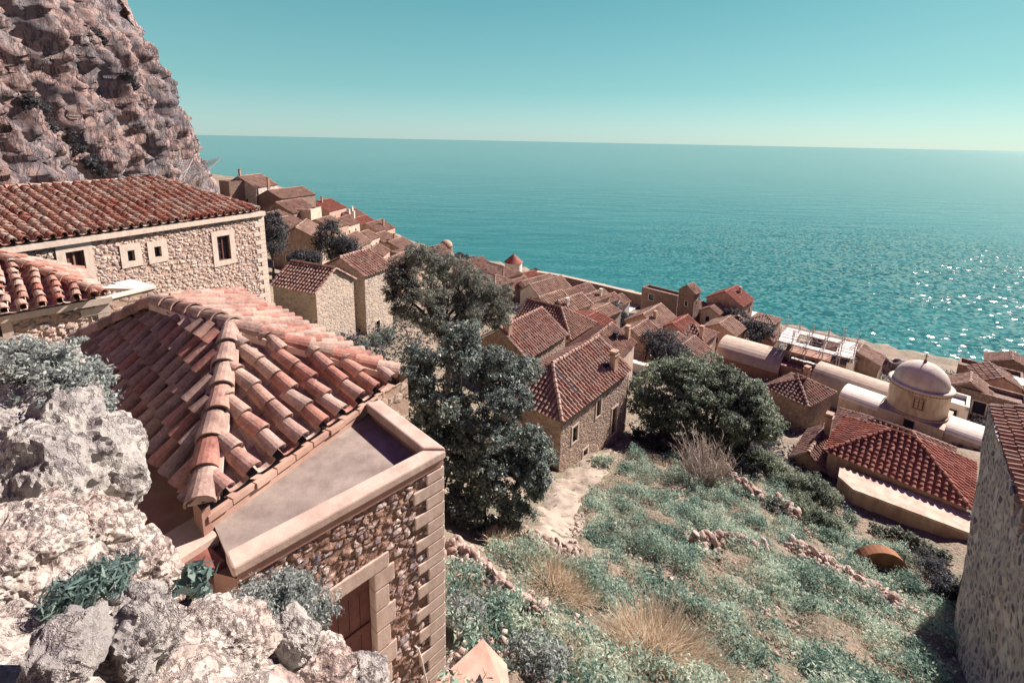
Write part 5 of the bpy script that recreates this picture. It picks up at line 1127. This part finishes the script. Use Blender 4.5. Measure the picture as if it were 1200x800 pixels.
def bare(name, label, u, v, d, h, w, n, cat='shrub'):
    b = gnd(u, v, d); r = thing(name, b, label, cat); mb = MB()
    for i in range(n):
        a = random.uniform(0, 6.28); l = random.uniform(.5, 1) * h; o = V(math.cos(a), math.sin(a), 0) * w * random.uniform(.2, 1)
        p = b + o * .25; q = b + o * .7 + V(0, 0, l * .6); s = b + o + V(0, 0, l)
        mb.tube([p - V(0, 0, .1), q, s], [.03, .02, .008], 4)
        for _ in range(7):
            st = q.lerp(s, random.uniform(-.4, .9)); dd = Vector((random.gauss(0, .5), random.gauss(0, .5), random.uniform(.1, .8))) * .45; mb.tube([st, st + dd * .6, st + dd + V(random.gauss(0, .06), random.gauss(0, .06), .05)], [.014, .01, .005], 3)
    mb.build('branches', M['twig'], r); return r
bare('bare_shrub', 'leafless pale grey shrub in front of the carob row', 828, 540, 27, 2.6, 2.2, 120)
tt = [('dark garden tree at the right end of the long house roof', 318, 300, 60, ((318, 268, 60, 2.0), (316, 284, 60, 2.2), (320, 256, 60, 1.2))),
      ('tallest dark tree beside the porch gable house', 390, 305, 66, ((386, 272, 66, 2.0), (390, 290, 66, 2.5), (380, 284, 66, 1.8), (388, 264, 66, 1.1))),
      ('smaller grey-green tree right of the tallest dark tree', 408, 305, 64, ((405, 287, 64, 1.6), (410, 298, 64, 1.8))),
      ('low dark bush under the porch slab', 358, 308, 60, ((352, 303, 60, 1.3), (366, 302, 60, 1.1))),
      ('long dark garden bush on the far skyline roofs', 440, 272, 150, ((428, 268, 140, 2.2, .6), (436, 269, 140, 2.0, .6))),
      ('dark tree in the yard behind the brown chimney house, upper one', 712, 376, 84, ((706, 358, 84, 2.0), (718, 362, 84, 2.0), (711, 352, 84, 1.3))),
      ('dark spreading tree right of the brown chimney house', 735, 392, 78, ((728, 374, 78, 2.1), (740, 382, 76, 2.1), (720, 372, 79, 1.5))),
      ('greyish leafy tree behind the pink garden wall', 778, 425, 54, ((764, 400, 55, 1.6), (782, 398, 56, 1.8), (776, 412, 54, 1.9), (796, 412, 54, 1.4))),
      ('dark tree by the water under the seaside orange house', 866, 380, 92, ((858, 369, 92, 1.8), (870, 374, 90, 1.6))),
      ('dark tree left of the scaffolding by the brown shed', 890, 398, 78, ((880, 384, 78, 1.7), (895, 388, 78, 1.7), (884, 394, 76, 1.2))),
      ('dark bush growing at the foot of the roofless ruin', 783, 366, 98, ((776, 362, 98, 1.6), (790, 362, 98, 2.0), (800, 366, 96, 1.6))),
      ('pale green bush beside the tiny white house on the sea front', 631, 324, 118, ((628, 320, 118, 1.6), (634, 322, 118, 1.2))),
      ('dark shrubby strip on the skyline between cupola and round tower', 548, 305, 130, ((545, 302, 130, 1.6, .7), (556, 305, 128, 1.5, .7), (538, 299, 132, 1.4, .7)))]
for lab, u, v, d, bs in tt:
    b = gnd(u, v, d); big = d > 75
    tree('garden_tree', lab, b, bl(b, *bs), 220 if big else 330, 24, .5, .30 if big else .22, 'leaf_town', group='trees among the town roofs', trunk_r=.15, limbs=not big)
# scrub and rocks along the shore behind the church
for i, (u, v, d) in enumerate(((992, 402, 92), (1004, 405, 90), (1016, 409, 88), (1028, 412, 87), (1042, 416, 86), (1054, 420, 86), (1186, 434, 82), (962, 396, 94))):
    b = gnd(u, v, d); rock('shore_rock', 'dark jagged shore rock between the scaffolding and the dome' if i < 6 else ('dark shore rock at the right edge below the glitter' if i == 6 else 'dark shore rock just behind the scaffold poles'), b + V(0, 0, .8), 1.9, 1.5, 1.5, 'cliff', i + 20, 3, .35, i * 40, cat='rock', group='dark shore rocks')
# bushes on the slope
def gshrub(name, label, pts, dens, nleaf, crad, ls, mat, group=None, aspect=.4, cat='shrub'):
    """a bush of lobes that sit on the ground: (pixel, pixel, radius)"""
    g0 = [(hit(u, v), r_) for u, v, r_ in pts]; b = g0[0][0]
    blobs = [((p.x - b.x, p.y - b.y, p.z - b.z + r_ * .55), (r_, r_, r_ * .85)) for p, r_ in g0]
    return tree(name, label, b, blobs, int(dens * sum(r_ * r_ for _, r_ in g0)), nleaf, crad, ls, mat, cat, group, .03, 'twig', aspect, True, .35, .15, .7)
GB = 'bushes on the slope'
gshrub('slope_bush', 'dense dark bush at the lower end of the tumbled slope wall', ((955, 612, .8), (972, 620, .7), (940, 608, .7)), 190, 26, .2, .11, 'leaf_carob', GB)
gshrub('slope_bush', 'low bush just behind the bare grey shrub', ((862, 555, .7), (878, 560, .7), (848, 548, .6)), 190, 26, .2, .11, 'leaf_town', GB)
gshrub('slope_bush', 'green bush spreading under the pale terrace wall', ((1075, 668, .5), (1050, 655, .4), (1062, 662, .45)), 240, 26, .16, .09, 'leaf_carob', GB)
gshrub('slope_bush', 'leafy dark clump in the middle of the weedy slope', ((735, 600, .45), (748, 606, .4)), 260, 26, .14, .08, 'leaf_weed', GB)
gshrub('slope_bush', 'taller weed clump just above the largest blond tuft', ((800, 715, .4), (818, 722, .36), (785, 712, .3)), 300, 26, .13, .08, 'leaf_weed', GB)
gshrub('slope_bush', 'dark bush with pale tips above the outhouse, right of the slope wall', ((930, 575, .9), (950, 578, 1.0), (972, 592, .8), (940, 600, .8), (915, 570, .7)), 190, 26, .2, .11, 'leaf_carob', GB)
gshrub('slope_bush', 'bush beside the slope wall, under the tan slit-windowed house', ((898, 548, .9), (912, 558, .8), (885, 540, .7)), 190, 26, .2, .11, 'leaf_carob', GB)
gshrub('slope_bush', 'pale bush growing over the top of the cistern wall', ((1015, 645, .5), (1035, 650, .5), (1055, 656, .5), (1000, 645, .4)), 260, 26, .16, .09, 'leaf_weed', GB)
gshrub('slope_bush', 'pale spreading bush left of the rust-brown cistern', ((985, 625, .55), (972, 632, .5), (996, 612, .5)), 260, 26, .16, .09, 'leaf_weed', GB)
gshrub('slope_bush', 'dark hollow bush at the foot of the grey wall, right of the cistern', ((1095, 680, .8), (1108, 700, .7), (1085, 665, .6)), 190, 26, .2, .11, 'leaf_town', GB)
gshrub('slope_bush', 'dark thicket under the left end of the carob row', ((765, 525, 1.0), (790, 530, 1.0), (748, 515, .7), (815, 530, .9)), 190, 26, .2, .11, 'leaf_town', GB)
gshrub('slope_bush', 'dark thicket under the right end of the carob row', ((850, 530, 1.1), (872, 536, 1.0), (890, 528, .9)), 190, 26, .2, .11, 'leaf_town', GB)
gshrub('slope_bush', 'scrubby bush on the bank between pine and cream houses', ((455, 400, 1.0), (440, 405, .8), (425, 412, .7)), 190, 26, .2, .12, 'leaf_olive', GB)
gshrub('slope_bush', 'low scrub at the foot of the cream gable wall', ((400, 395, .7), (385, 400, .6), (410, 405, .6)), 190, 26, .2, .12, 'leaf_town', GB)
gshrub('prickly_pear', 'spiky grey-green prickly pear clump below the pale terrace', ((1048, 632, .5), (1066, 640, .55), (1085, 650, .55), (1030, 625, .4), (1100, 655, .45)), 170, 14, .2, .17, 'cactus', None, .6, 'cactus')

# ================================================================== the weedy slope
def inpoly(x, y, poly):
    r = np.zeros(x.shape, bool); n_ = len(poly)
    for i in range(n_):
        x1, y1 = poly[i]; x2, y2 = poly[(i + 1) % n_]; c = ((y1 > y) != (y2 > y)) & (x < (x2 - x1) * (y - y1) / (y2 - y1 + 1e-12) + x1); r ^= c
    return r
def pxpoly(pix): return [(hit(*p).x, hit(*p).y) for p in pix]
def nz2(x, y, s, o=3., k=4): return np.array([mnoise.fractal(Vector((a * s, b_ * s, o)), .8, 2.1, k) for a, b_ in zip(x, y)])
fieldp = pxpoly([(525, 640), (600, 640), (655, 655), (672, 590), (720, 560), (740, 530), (800, 520), (880, 545), (960, 600), (1050, 640), (1118, 690), (1135, 830), (900, 900), (700, 900), (520, 880)])
pathp = pxpoly([(655, 552), (735, 515), (720, 540), (685, 580), (690, 620), (655, 650), (625, 640), (640, 590)])
fx = np.array([p[0] for p in fieldp]); fy = np.array([p[1] for p in fieldp])
n_ = 42000; x = rng.uniform(fx.min(), fx.max(), n_); y = rng.uniform(fy.min(), fy.max(), n_)
ok = inpoly(x, y, fieldp) & ~inpoly(x, y, pathp); x, y = x[ok], y[ok]
den = nz2(x, y, .55) + .35 * nz2(x, y, 1.8, 8.); ok = den + rng.uniform(-.22, .3, len(x)) > -.14; x, y, den = x[ok], y[ok], den[ok]
k = 18; hh = np.clip(.08 + 1.1 * den + .5 * np.clip(nz2(x, y, 1.1, 33.), 0, 1), .04, .8)
xx = np.repeat(x, k) + rng.normal(0, .10, len(x) * k); yy = np.repeat(y, k) + rng.normal(0, .10, len(x) * k); h_ = np.repeat(hh, k) * rng.uniform(.1, 1.1, len(x) * k)
zz = T(xx, yy) + h_; P_ = np.stack([xx, yy, zz], 1); N_n = rng.normal(size=P_.shape) * .6 + np.array([.1, -.1, .8]); N_n /= np.linalg.norm(N_n, axis=1, keepdims=True)
v_, f_ = leaves(P_, N_n, .10, .38, .75); o = npmesh('weeds', v_, f_, M['leaf_weed']); tag(o, 'blue-green weeds and herbs covering the slope', 'weeds', None, 'stuff')
n_ = 9000; x = rng.uniform(fx.min(), fx.max(), n_); y = rng.uniform(fy.min(), fy.max(), n_); ok = inpoly(x, y, fieldp) & ~inpoly(x, y, pathp); x, y = x[ok], y[ok]
ok = nz2(x, y, .4, 21.) + rng.uniform(-.2, .2, len(x)) > .12; x, y = x[ok], y[ok]; k = 14
xx = np.repeat(x, k) + rng.normal(0, .12, len(x) * k); yy = np.repeat(y, k) + rng.normal(0, .12, len(x) * k); P_ = np.stack([xx, yy, T(xx, yy) + rng.uniform(0, .5, len(xx))], 1)
N_n = rng.normal(size=P_.shape) * .5 + np.array([.6, .6, .1]); N_n /= np.linalg.norm(N_n, axis=1, keepdims=True); v_, f_ = leaves(P_, N_n, .2, .09, .5); tag(npmesh('dry_herbs', v_, f_, M['leaf_straw']), 'thin straw-coloured dry herbs standing among the weeds', 'dry herbs', None, 'stuff')
mb = MB()
def path_mesh():
    xs = np.arange(min(p[0] for p in pathp), max(p[0] for p in pathp), .22); ys = np.arange(min(p[1] for p in pathp), max(p[1] for p in pathp), .22)
    X, Y = np.meshgrid(xs, ys); ins = inpoly(X.ravel() + nz2(X.ravel(), Y.ravel(), .9) * .9, Y.ravel() + nz2(X.ravel(), Y.ravel(), .9, 7.) * .9, pathp).reshape(X.shape); Z = zground(X, Y) + np.where(ins, .04, -.12) + nz2(X.ravel(), Y.ravel(), 3.).reshape(X.shape) * .02
    nx = len(xs); idx = np.arange(X.size).reshape(X.shape); c = ins[:-1, :-1] | ins[1:, 1:] | ins[:-1, 1:] | ins[1:, :-1]
    f = np.stack([idx[:-1, :-1][c], idx[:-1, 1:][c], idx[1:, 1:][c], idx[1:, :-1][c]], 1)
    o = npmesh('path', np.stack([X.ravel(), Y.ravel(), Z.ravel()], 1), f, M['path'], None, True); o['kind'] = 'structure'
path_mesh()
H_ = lambda *ps: [hit(*p) for p in ps]
stone_heap('rubble_wall', 'tumbled pale stone wall running down from the terraced house corner', H_((528, 645), (560, 672), (600, 712), (640, 735)), .42, .75, 480, .12, group='tumbled dry-stone walls')
stone_heap('rubble_wall', 'long tumbled dark-edged stone wall along the right edge of the weedy slope', H_((775, 520), (830, 548), (880, 580), (935, 612)), .6, 1.05, 480, .18, group='tumbled dry-stone walls')
stone_heap('rubble_wall', 'short broken stone wall in the middle of the weedy slope', H_((812, 640), (850, 636), (900, 652)), .5, .85, 230, .15, group='tumbled dry-stone walls')
stone_heap('rubble_wall', 'wide band of loose reddish stones below the cistern', H_((925, 640), (980, 668), (1030, 700), (1068, 728)), 1.1, .6, 560, .13, group='tumbled dry-stone walls')
stone_heap('rubble_wall', 'scattered stones at the foot of the path beside the dark evergreen', H_((575, 615), (620, 632), (680, 650)), .7, .3, 130, .13, group='tumbled dry-stone walls')
xs_ = rng.uniform(fx.min(), fx.max(), 8000); ys_ = rng.uniform(fy.min(), fy.max(), 8000); ok = inpoly(xs_, ys_, fieldp); xs_, ys_ = xs_[ok][:2600], ys_[ok][:2600]
def scatter_stones():
    VS, FS, o = [], [], 0; t = np.array([(1, 0, 0), (-1, 0, 0), (0, 1, 0), (0, -1, 0), (0, 0, 1), (0, 0, -1)], float); tf = np.array([(0, 2, 4), (2, 1, 4), (1, 3, 4), (3, 0, 4), (2, 0, 5), (1, 2, 5), (3, 1, 5), (0, 3, 5)])
    zs_ = T(xs_, ys_)
    for a, b_, z in zip(xs_, ys_, zs_):
        s = rng.uniform(.03, .11) * np.array([1.2, 1, .7]); q = t * s * rng.uniform(.7, 1.3, (6, 1)) + rng.normal(0, .012, (6, 3)); an = rng.uniform(0, 6); R_ = np.array([[math.cos(an), -math.sin(an), 0], [math.sin(an), math.cos(an), 0], [0, 0, 1]]); VS.append(q @ R_.T + np.array([a, b_, z + .05])); FS.append(tf + o); o += 6
    ob = npmesh('loose_stones', np.concatenate(VS), np.concatenate(FS), M['rubblestone']); tag(ob, 'loose stones lying among the weeds', 'stones', None, 'stuff')
scatter_stones()
for lab, u, v, rr, n2, h2 in (('largest blond dry grass tuft at the bottom of the slope', 772, 768, .9, 3200, .95), ('blond dry grass tuft below the path, beside the tumbled wall', 655, 690, .75, 2200, .8), ('pale dry grass tuft just above the blond one', 625, 668, .65, 1300, .65), ('dry brown grass tuft at the bottom edge right of the largest tuft', 830, 800, .6, 900, .6), ('grey dry grass tuft left of the largest one', 725, 765, .5, 700, .5), ('pale straw tuft at the foot of the evergreen', 590, 640, .5, 700, .5)):
    tuft('grass_tuft', lab, hit(u, v), rr, n2, h2, group='dry grass tufts')
for lab, u, v, rr, hz, nm in (('grey twiggy shrub at the bottom edge beside the pink slab', 628, 790, .55, .6, 'leaf_grey'), ('small pale shrub between the house corner and the pink slab', 545, 735, .35, .5, 'leaf_grey'), ('dark green bush in the corner under the tumbled wall', 590, 720, .45, .45, 'leaf_weed'), ('dark bush growing alone at the top of the path', 705, 545, .7, .6, 'leaf_weed')):
    b = hit(u, v); shrub('low_shrub', lab, b, [((0, 0, hz * .5), (rr, rr, hz * .6)), ((rr * .6, .2, hz * .35), (rr * .6, rr * .6, hz * .4)), ((-rr * .5, .3, hz * .4), (rr * .6, rr * .6, hz * .45))], 110, 24, .12, .08, nm, 'low shrubs on the slope')

# ================================================================== foreground boulders and plants
BG = 'boulders in front of the nearest house'
rock('boulder', 'big grey limestone boulder with a shaded left face, next to the hip roof', px(56, 552, -3.05), .84, .74, .86, 'lime', 3, 6, .26, 48, 1.3, group=BG)
rock('boulder', 'pale rounded boulder at the left edge behind the big grey one', px(18, 470, -3.2), .75, .7, .72, 'lime', 8, 6, .22, 10, 1.3, group=BG)
rock('boulder', 'pinkish pebbly boulder just under the big grey boulder', px(92, 634, -3.25), .55, .42, .36, 'conglo', 12, 6, .22, 20, 1.5, group=BG)
rock('boulder', 'rounded cream boulder beside the plastered wall corner', px(160, 676, -3.5), .40, .34, .34, 'conglo', 15, 6, .2, 40, 1.5, group=BG)
rock('boulder', 'small white angular stone in the middle of the rocks', px(165, 706, -2.95), .17, .13, .15, 'lime', 17, 5, .25, 0, 1.5, group=BG)
rock('boulder', 'pale rounded boulder at the lower right end of the rocks', px(425, 800, -4.6), .24, .24, .22, 'lime', 19, 5, .2, 0, 1.5, group=BG)
rock('boulder', 'smooth grey stone wedged under the grey shrub', px(345, 745, -3.65), .26, .17, .15, 'lime', 21, 5, .22, 40, 1.5, group=BG)
rock('boulder', 'grey slab stone lying at the bottom left', px(75, 765, -2.15), .22, .16, .12, 'lime', 23, 5, .25, 60, 1.5, group=BG)
rock('boulder', 'cracked grey-white block in the lower middle of the rocks', px(150, 755, -2.4), .22, .2, .2, 'lime', 27, 5, .3, 10, 1.5, group=BG)
rock('boulder', 'big pebbly boulder at the lower right, in front of the door', px(360, 800, -3.9), .42, .36, .26, 'conglo', 29, 6, .25, 30, 1.5, group=BG)
rock('boulder', 'pebbly hump at the left edge below the shaded boulder', px(20, 660, -2.65), .55, .45, .35, 'conglo', 31, 6, .25, 30, 1.5, group=BG)
rock('boulder', 'knobbly pink-white hump in the centre of the rocks', px(250, 760, -3.1), .40, .34, .22, 'conglo', 33, 6, .25, 0, 1.5, group=BG)
SG = 'shrubs among the boulders'
b = px(70, 455, -4.2); shrub('leafy_shrub', 'dense grey-green shrub behind the boulders, below the left house', b, bl(b, (28, 425, 6.2, .28), (65, 430, 6.2, .36), (98, 455, 6.0, .30), (60, 455, 5.9, .34), (108, 478, 5.9, .2), (8, 412, 6.4, .22)), 330, 34, .085, .05, 'leaf_grey', SG)
b = px(105, 700, -2.95); shrub('leafy_shrub', 'spiky blue-green tuft in the middle of the rocks', b, bl(b, (75, 695, 3.15, .12, .7), (105, 685, 3.2, .16, .7), (138, 668, 3.3, .11, .7)), 70, 26, .06, .075, 'leaf_spiky', SG, .16)
b = px(226, 692, -3.75); shrub('leafy_shrub', 'little broad-leaved green plant by the wall corner', b, bl(b, (225, 676, 3.9, .11), (235, 690, 3.85, .08)), 18, 10, .07, .11, 'leaf_spiky', SG, .4)
b = px(335, 735, -4.3); shrub('leafy_shrub', 'round silvery shrub half covering the red-brown door', b, bl(b, (305, 705, 4.0, .26), (340, 695, 4.1, .30), (366, 718, 4.1, .26), (325, 728, 3.95, .26), (290, 712, 3.9, .2)), 420, 30, .06, .036, 'leaf_grey', SG)

# ground cover of the lower town: too much to count
gp_ = pxpoly([(330, 400), (420, 300), (640, 335), (760, 368), (905, 394), (1000, 414), (1100, 433), (1195, 446), (1120, 560), (960, 600), (880, 560), (760, 520), (660, 470), (560, 440), (470, 430)])
gx = np.array([p[0] for p in gp_]); gy = np.array([p[1] for p in gp_]); x = rng.uniform(gx.min(), gx.max(), 24000); y = rng.uniform(gy.min(), gy.max(), 24000); ok = inpoly(x, y, gp_); x, y = x[ok], y[ok]
den = nz2(x, y, .14); ok = den + rng.uniform(-.15, .15, len(x)) > -.02; x, y, den = x[ok], y[ok], den[ok]; k = 9; hh = np.clip(.3 + 1.3 * den, .1, 1.1)
xx = np.repeat(x, k) + rng.normal(0, .3, len(x) * k); yy = np.repeat(y, k) + rng.normal(0, .3, len(x) * k); P_ = np.stack([xx, yy, T(xx, yy) + np.repeat(hh, k) * rng.uniform(0, 1.1, len(x) * k)], 1)
N_n = rng.normal(size=P_.shape) * .6 + np.array([.1, -.1, .8]); N_n /= np.linalg.norm(N_n, axis=1, keepdims=True); v_, f_ = leaves(P_, N_n, .30, .45, .7); tag(npmesh('undergrowth', v_, f_, M['leaf_town']), 'dark scrub and garden ground cover between the houses of the lower town', 'undergrowth', None, 'stuff')

# dark bushes growing on the cliff
def cliff_hit(u, v):
    dg = bpy.context.evaluated_depsgraph_get(); ob = bpy.data.objects['cliff']; d = ray(u, v).normalized(); okk, loc, nr, ix = ob.ray_cast(Vector((0, 0, CZ)), d); return loc if okk else pdist(u, v, 60)
bpy.context.view_layer.update()
for lab, pts in (('dark bush hanging low on the cliff above the long roof', ((60, 150, 1.1), (78, 162, 1.2), (92, 175, 1.0))), ('dark bush beside the cave-like hollow at the cliff foot', ((105, 190, .9), (118, 200, .9))), ('small dark bush high on the left of the cliff', ((35, 120, .8), (48, 128, .7))), ('dark bush in a crack on the right side of the cliff', ((150, 90, .8), (156, 100, .7))), ('small bush half way up the middle of the cliff', ((112, 40, .8), (120, 48, .6)))):
    q_ = [(cliff_hit(u, v), r_) for u, v, r_ in pts]; b = q_[0][0]
    tree('cliff_bush', lab, b, [((p.x - b.x, p.y - b.y, p.z - b.z), (r_, r_, r_)) for p, r_ in q_], 150, 22, .3, .2, 'leaf_town', 'bush', 'bushes on the cliff', .05, 'bark', .5, False, .4, .1)

# wire nets on the cliff foot
def net(label, pix, d0):
    r = thing('wire_net', pdist(*pix[0], d0), label, 'wire net', 'rockfall nets'); mb = MB(); A, B, C_, D_ = [pdist(u, v, d) for (u, v), d in zip(pix, (d0, d0, d0 * 1.02, d0 * 1.02))]
    for i in range(9):
        t = i / 8; mb.tube([A.lerp(B, t), A.lerp(B, t).lerp(D_.lerp(C_, t), .5) + V(0, 0, -.25), D_.lerp(C_, t)], .045, 4); mb.tube([A.lerp(D_, t), B.lerp(C_, t)], .04, 4)
    mb.build('mesh', M['wire'], r)
    mb = MB()
    for t in (0, .5, 1): mb.tube([A.lerp(B, t) - V(0, 0, .6), D_.lerp(C_, t)], .09, 5)
    mb.build('post', M['wire'], r)
net('grey rockfall net fence standing out against the sea at the cliff foot', [(212, 208), (238, 202), (258, 185), (228, 192)], 84)
net('grey rockfall net lying on the cliff just left of the net fence', [(188, 205), (214, 204), (226, 186), (202, 190)], 80)
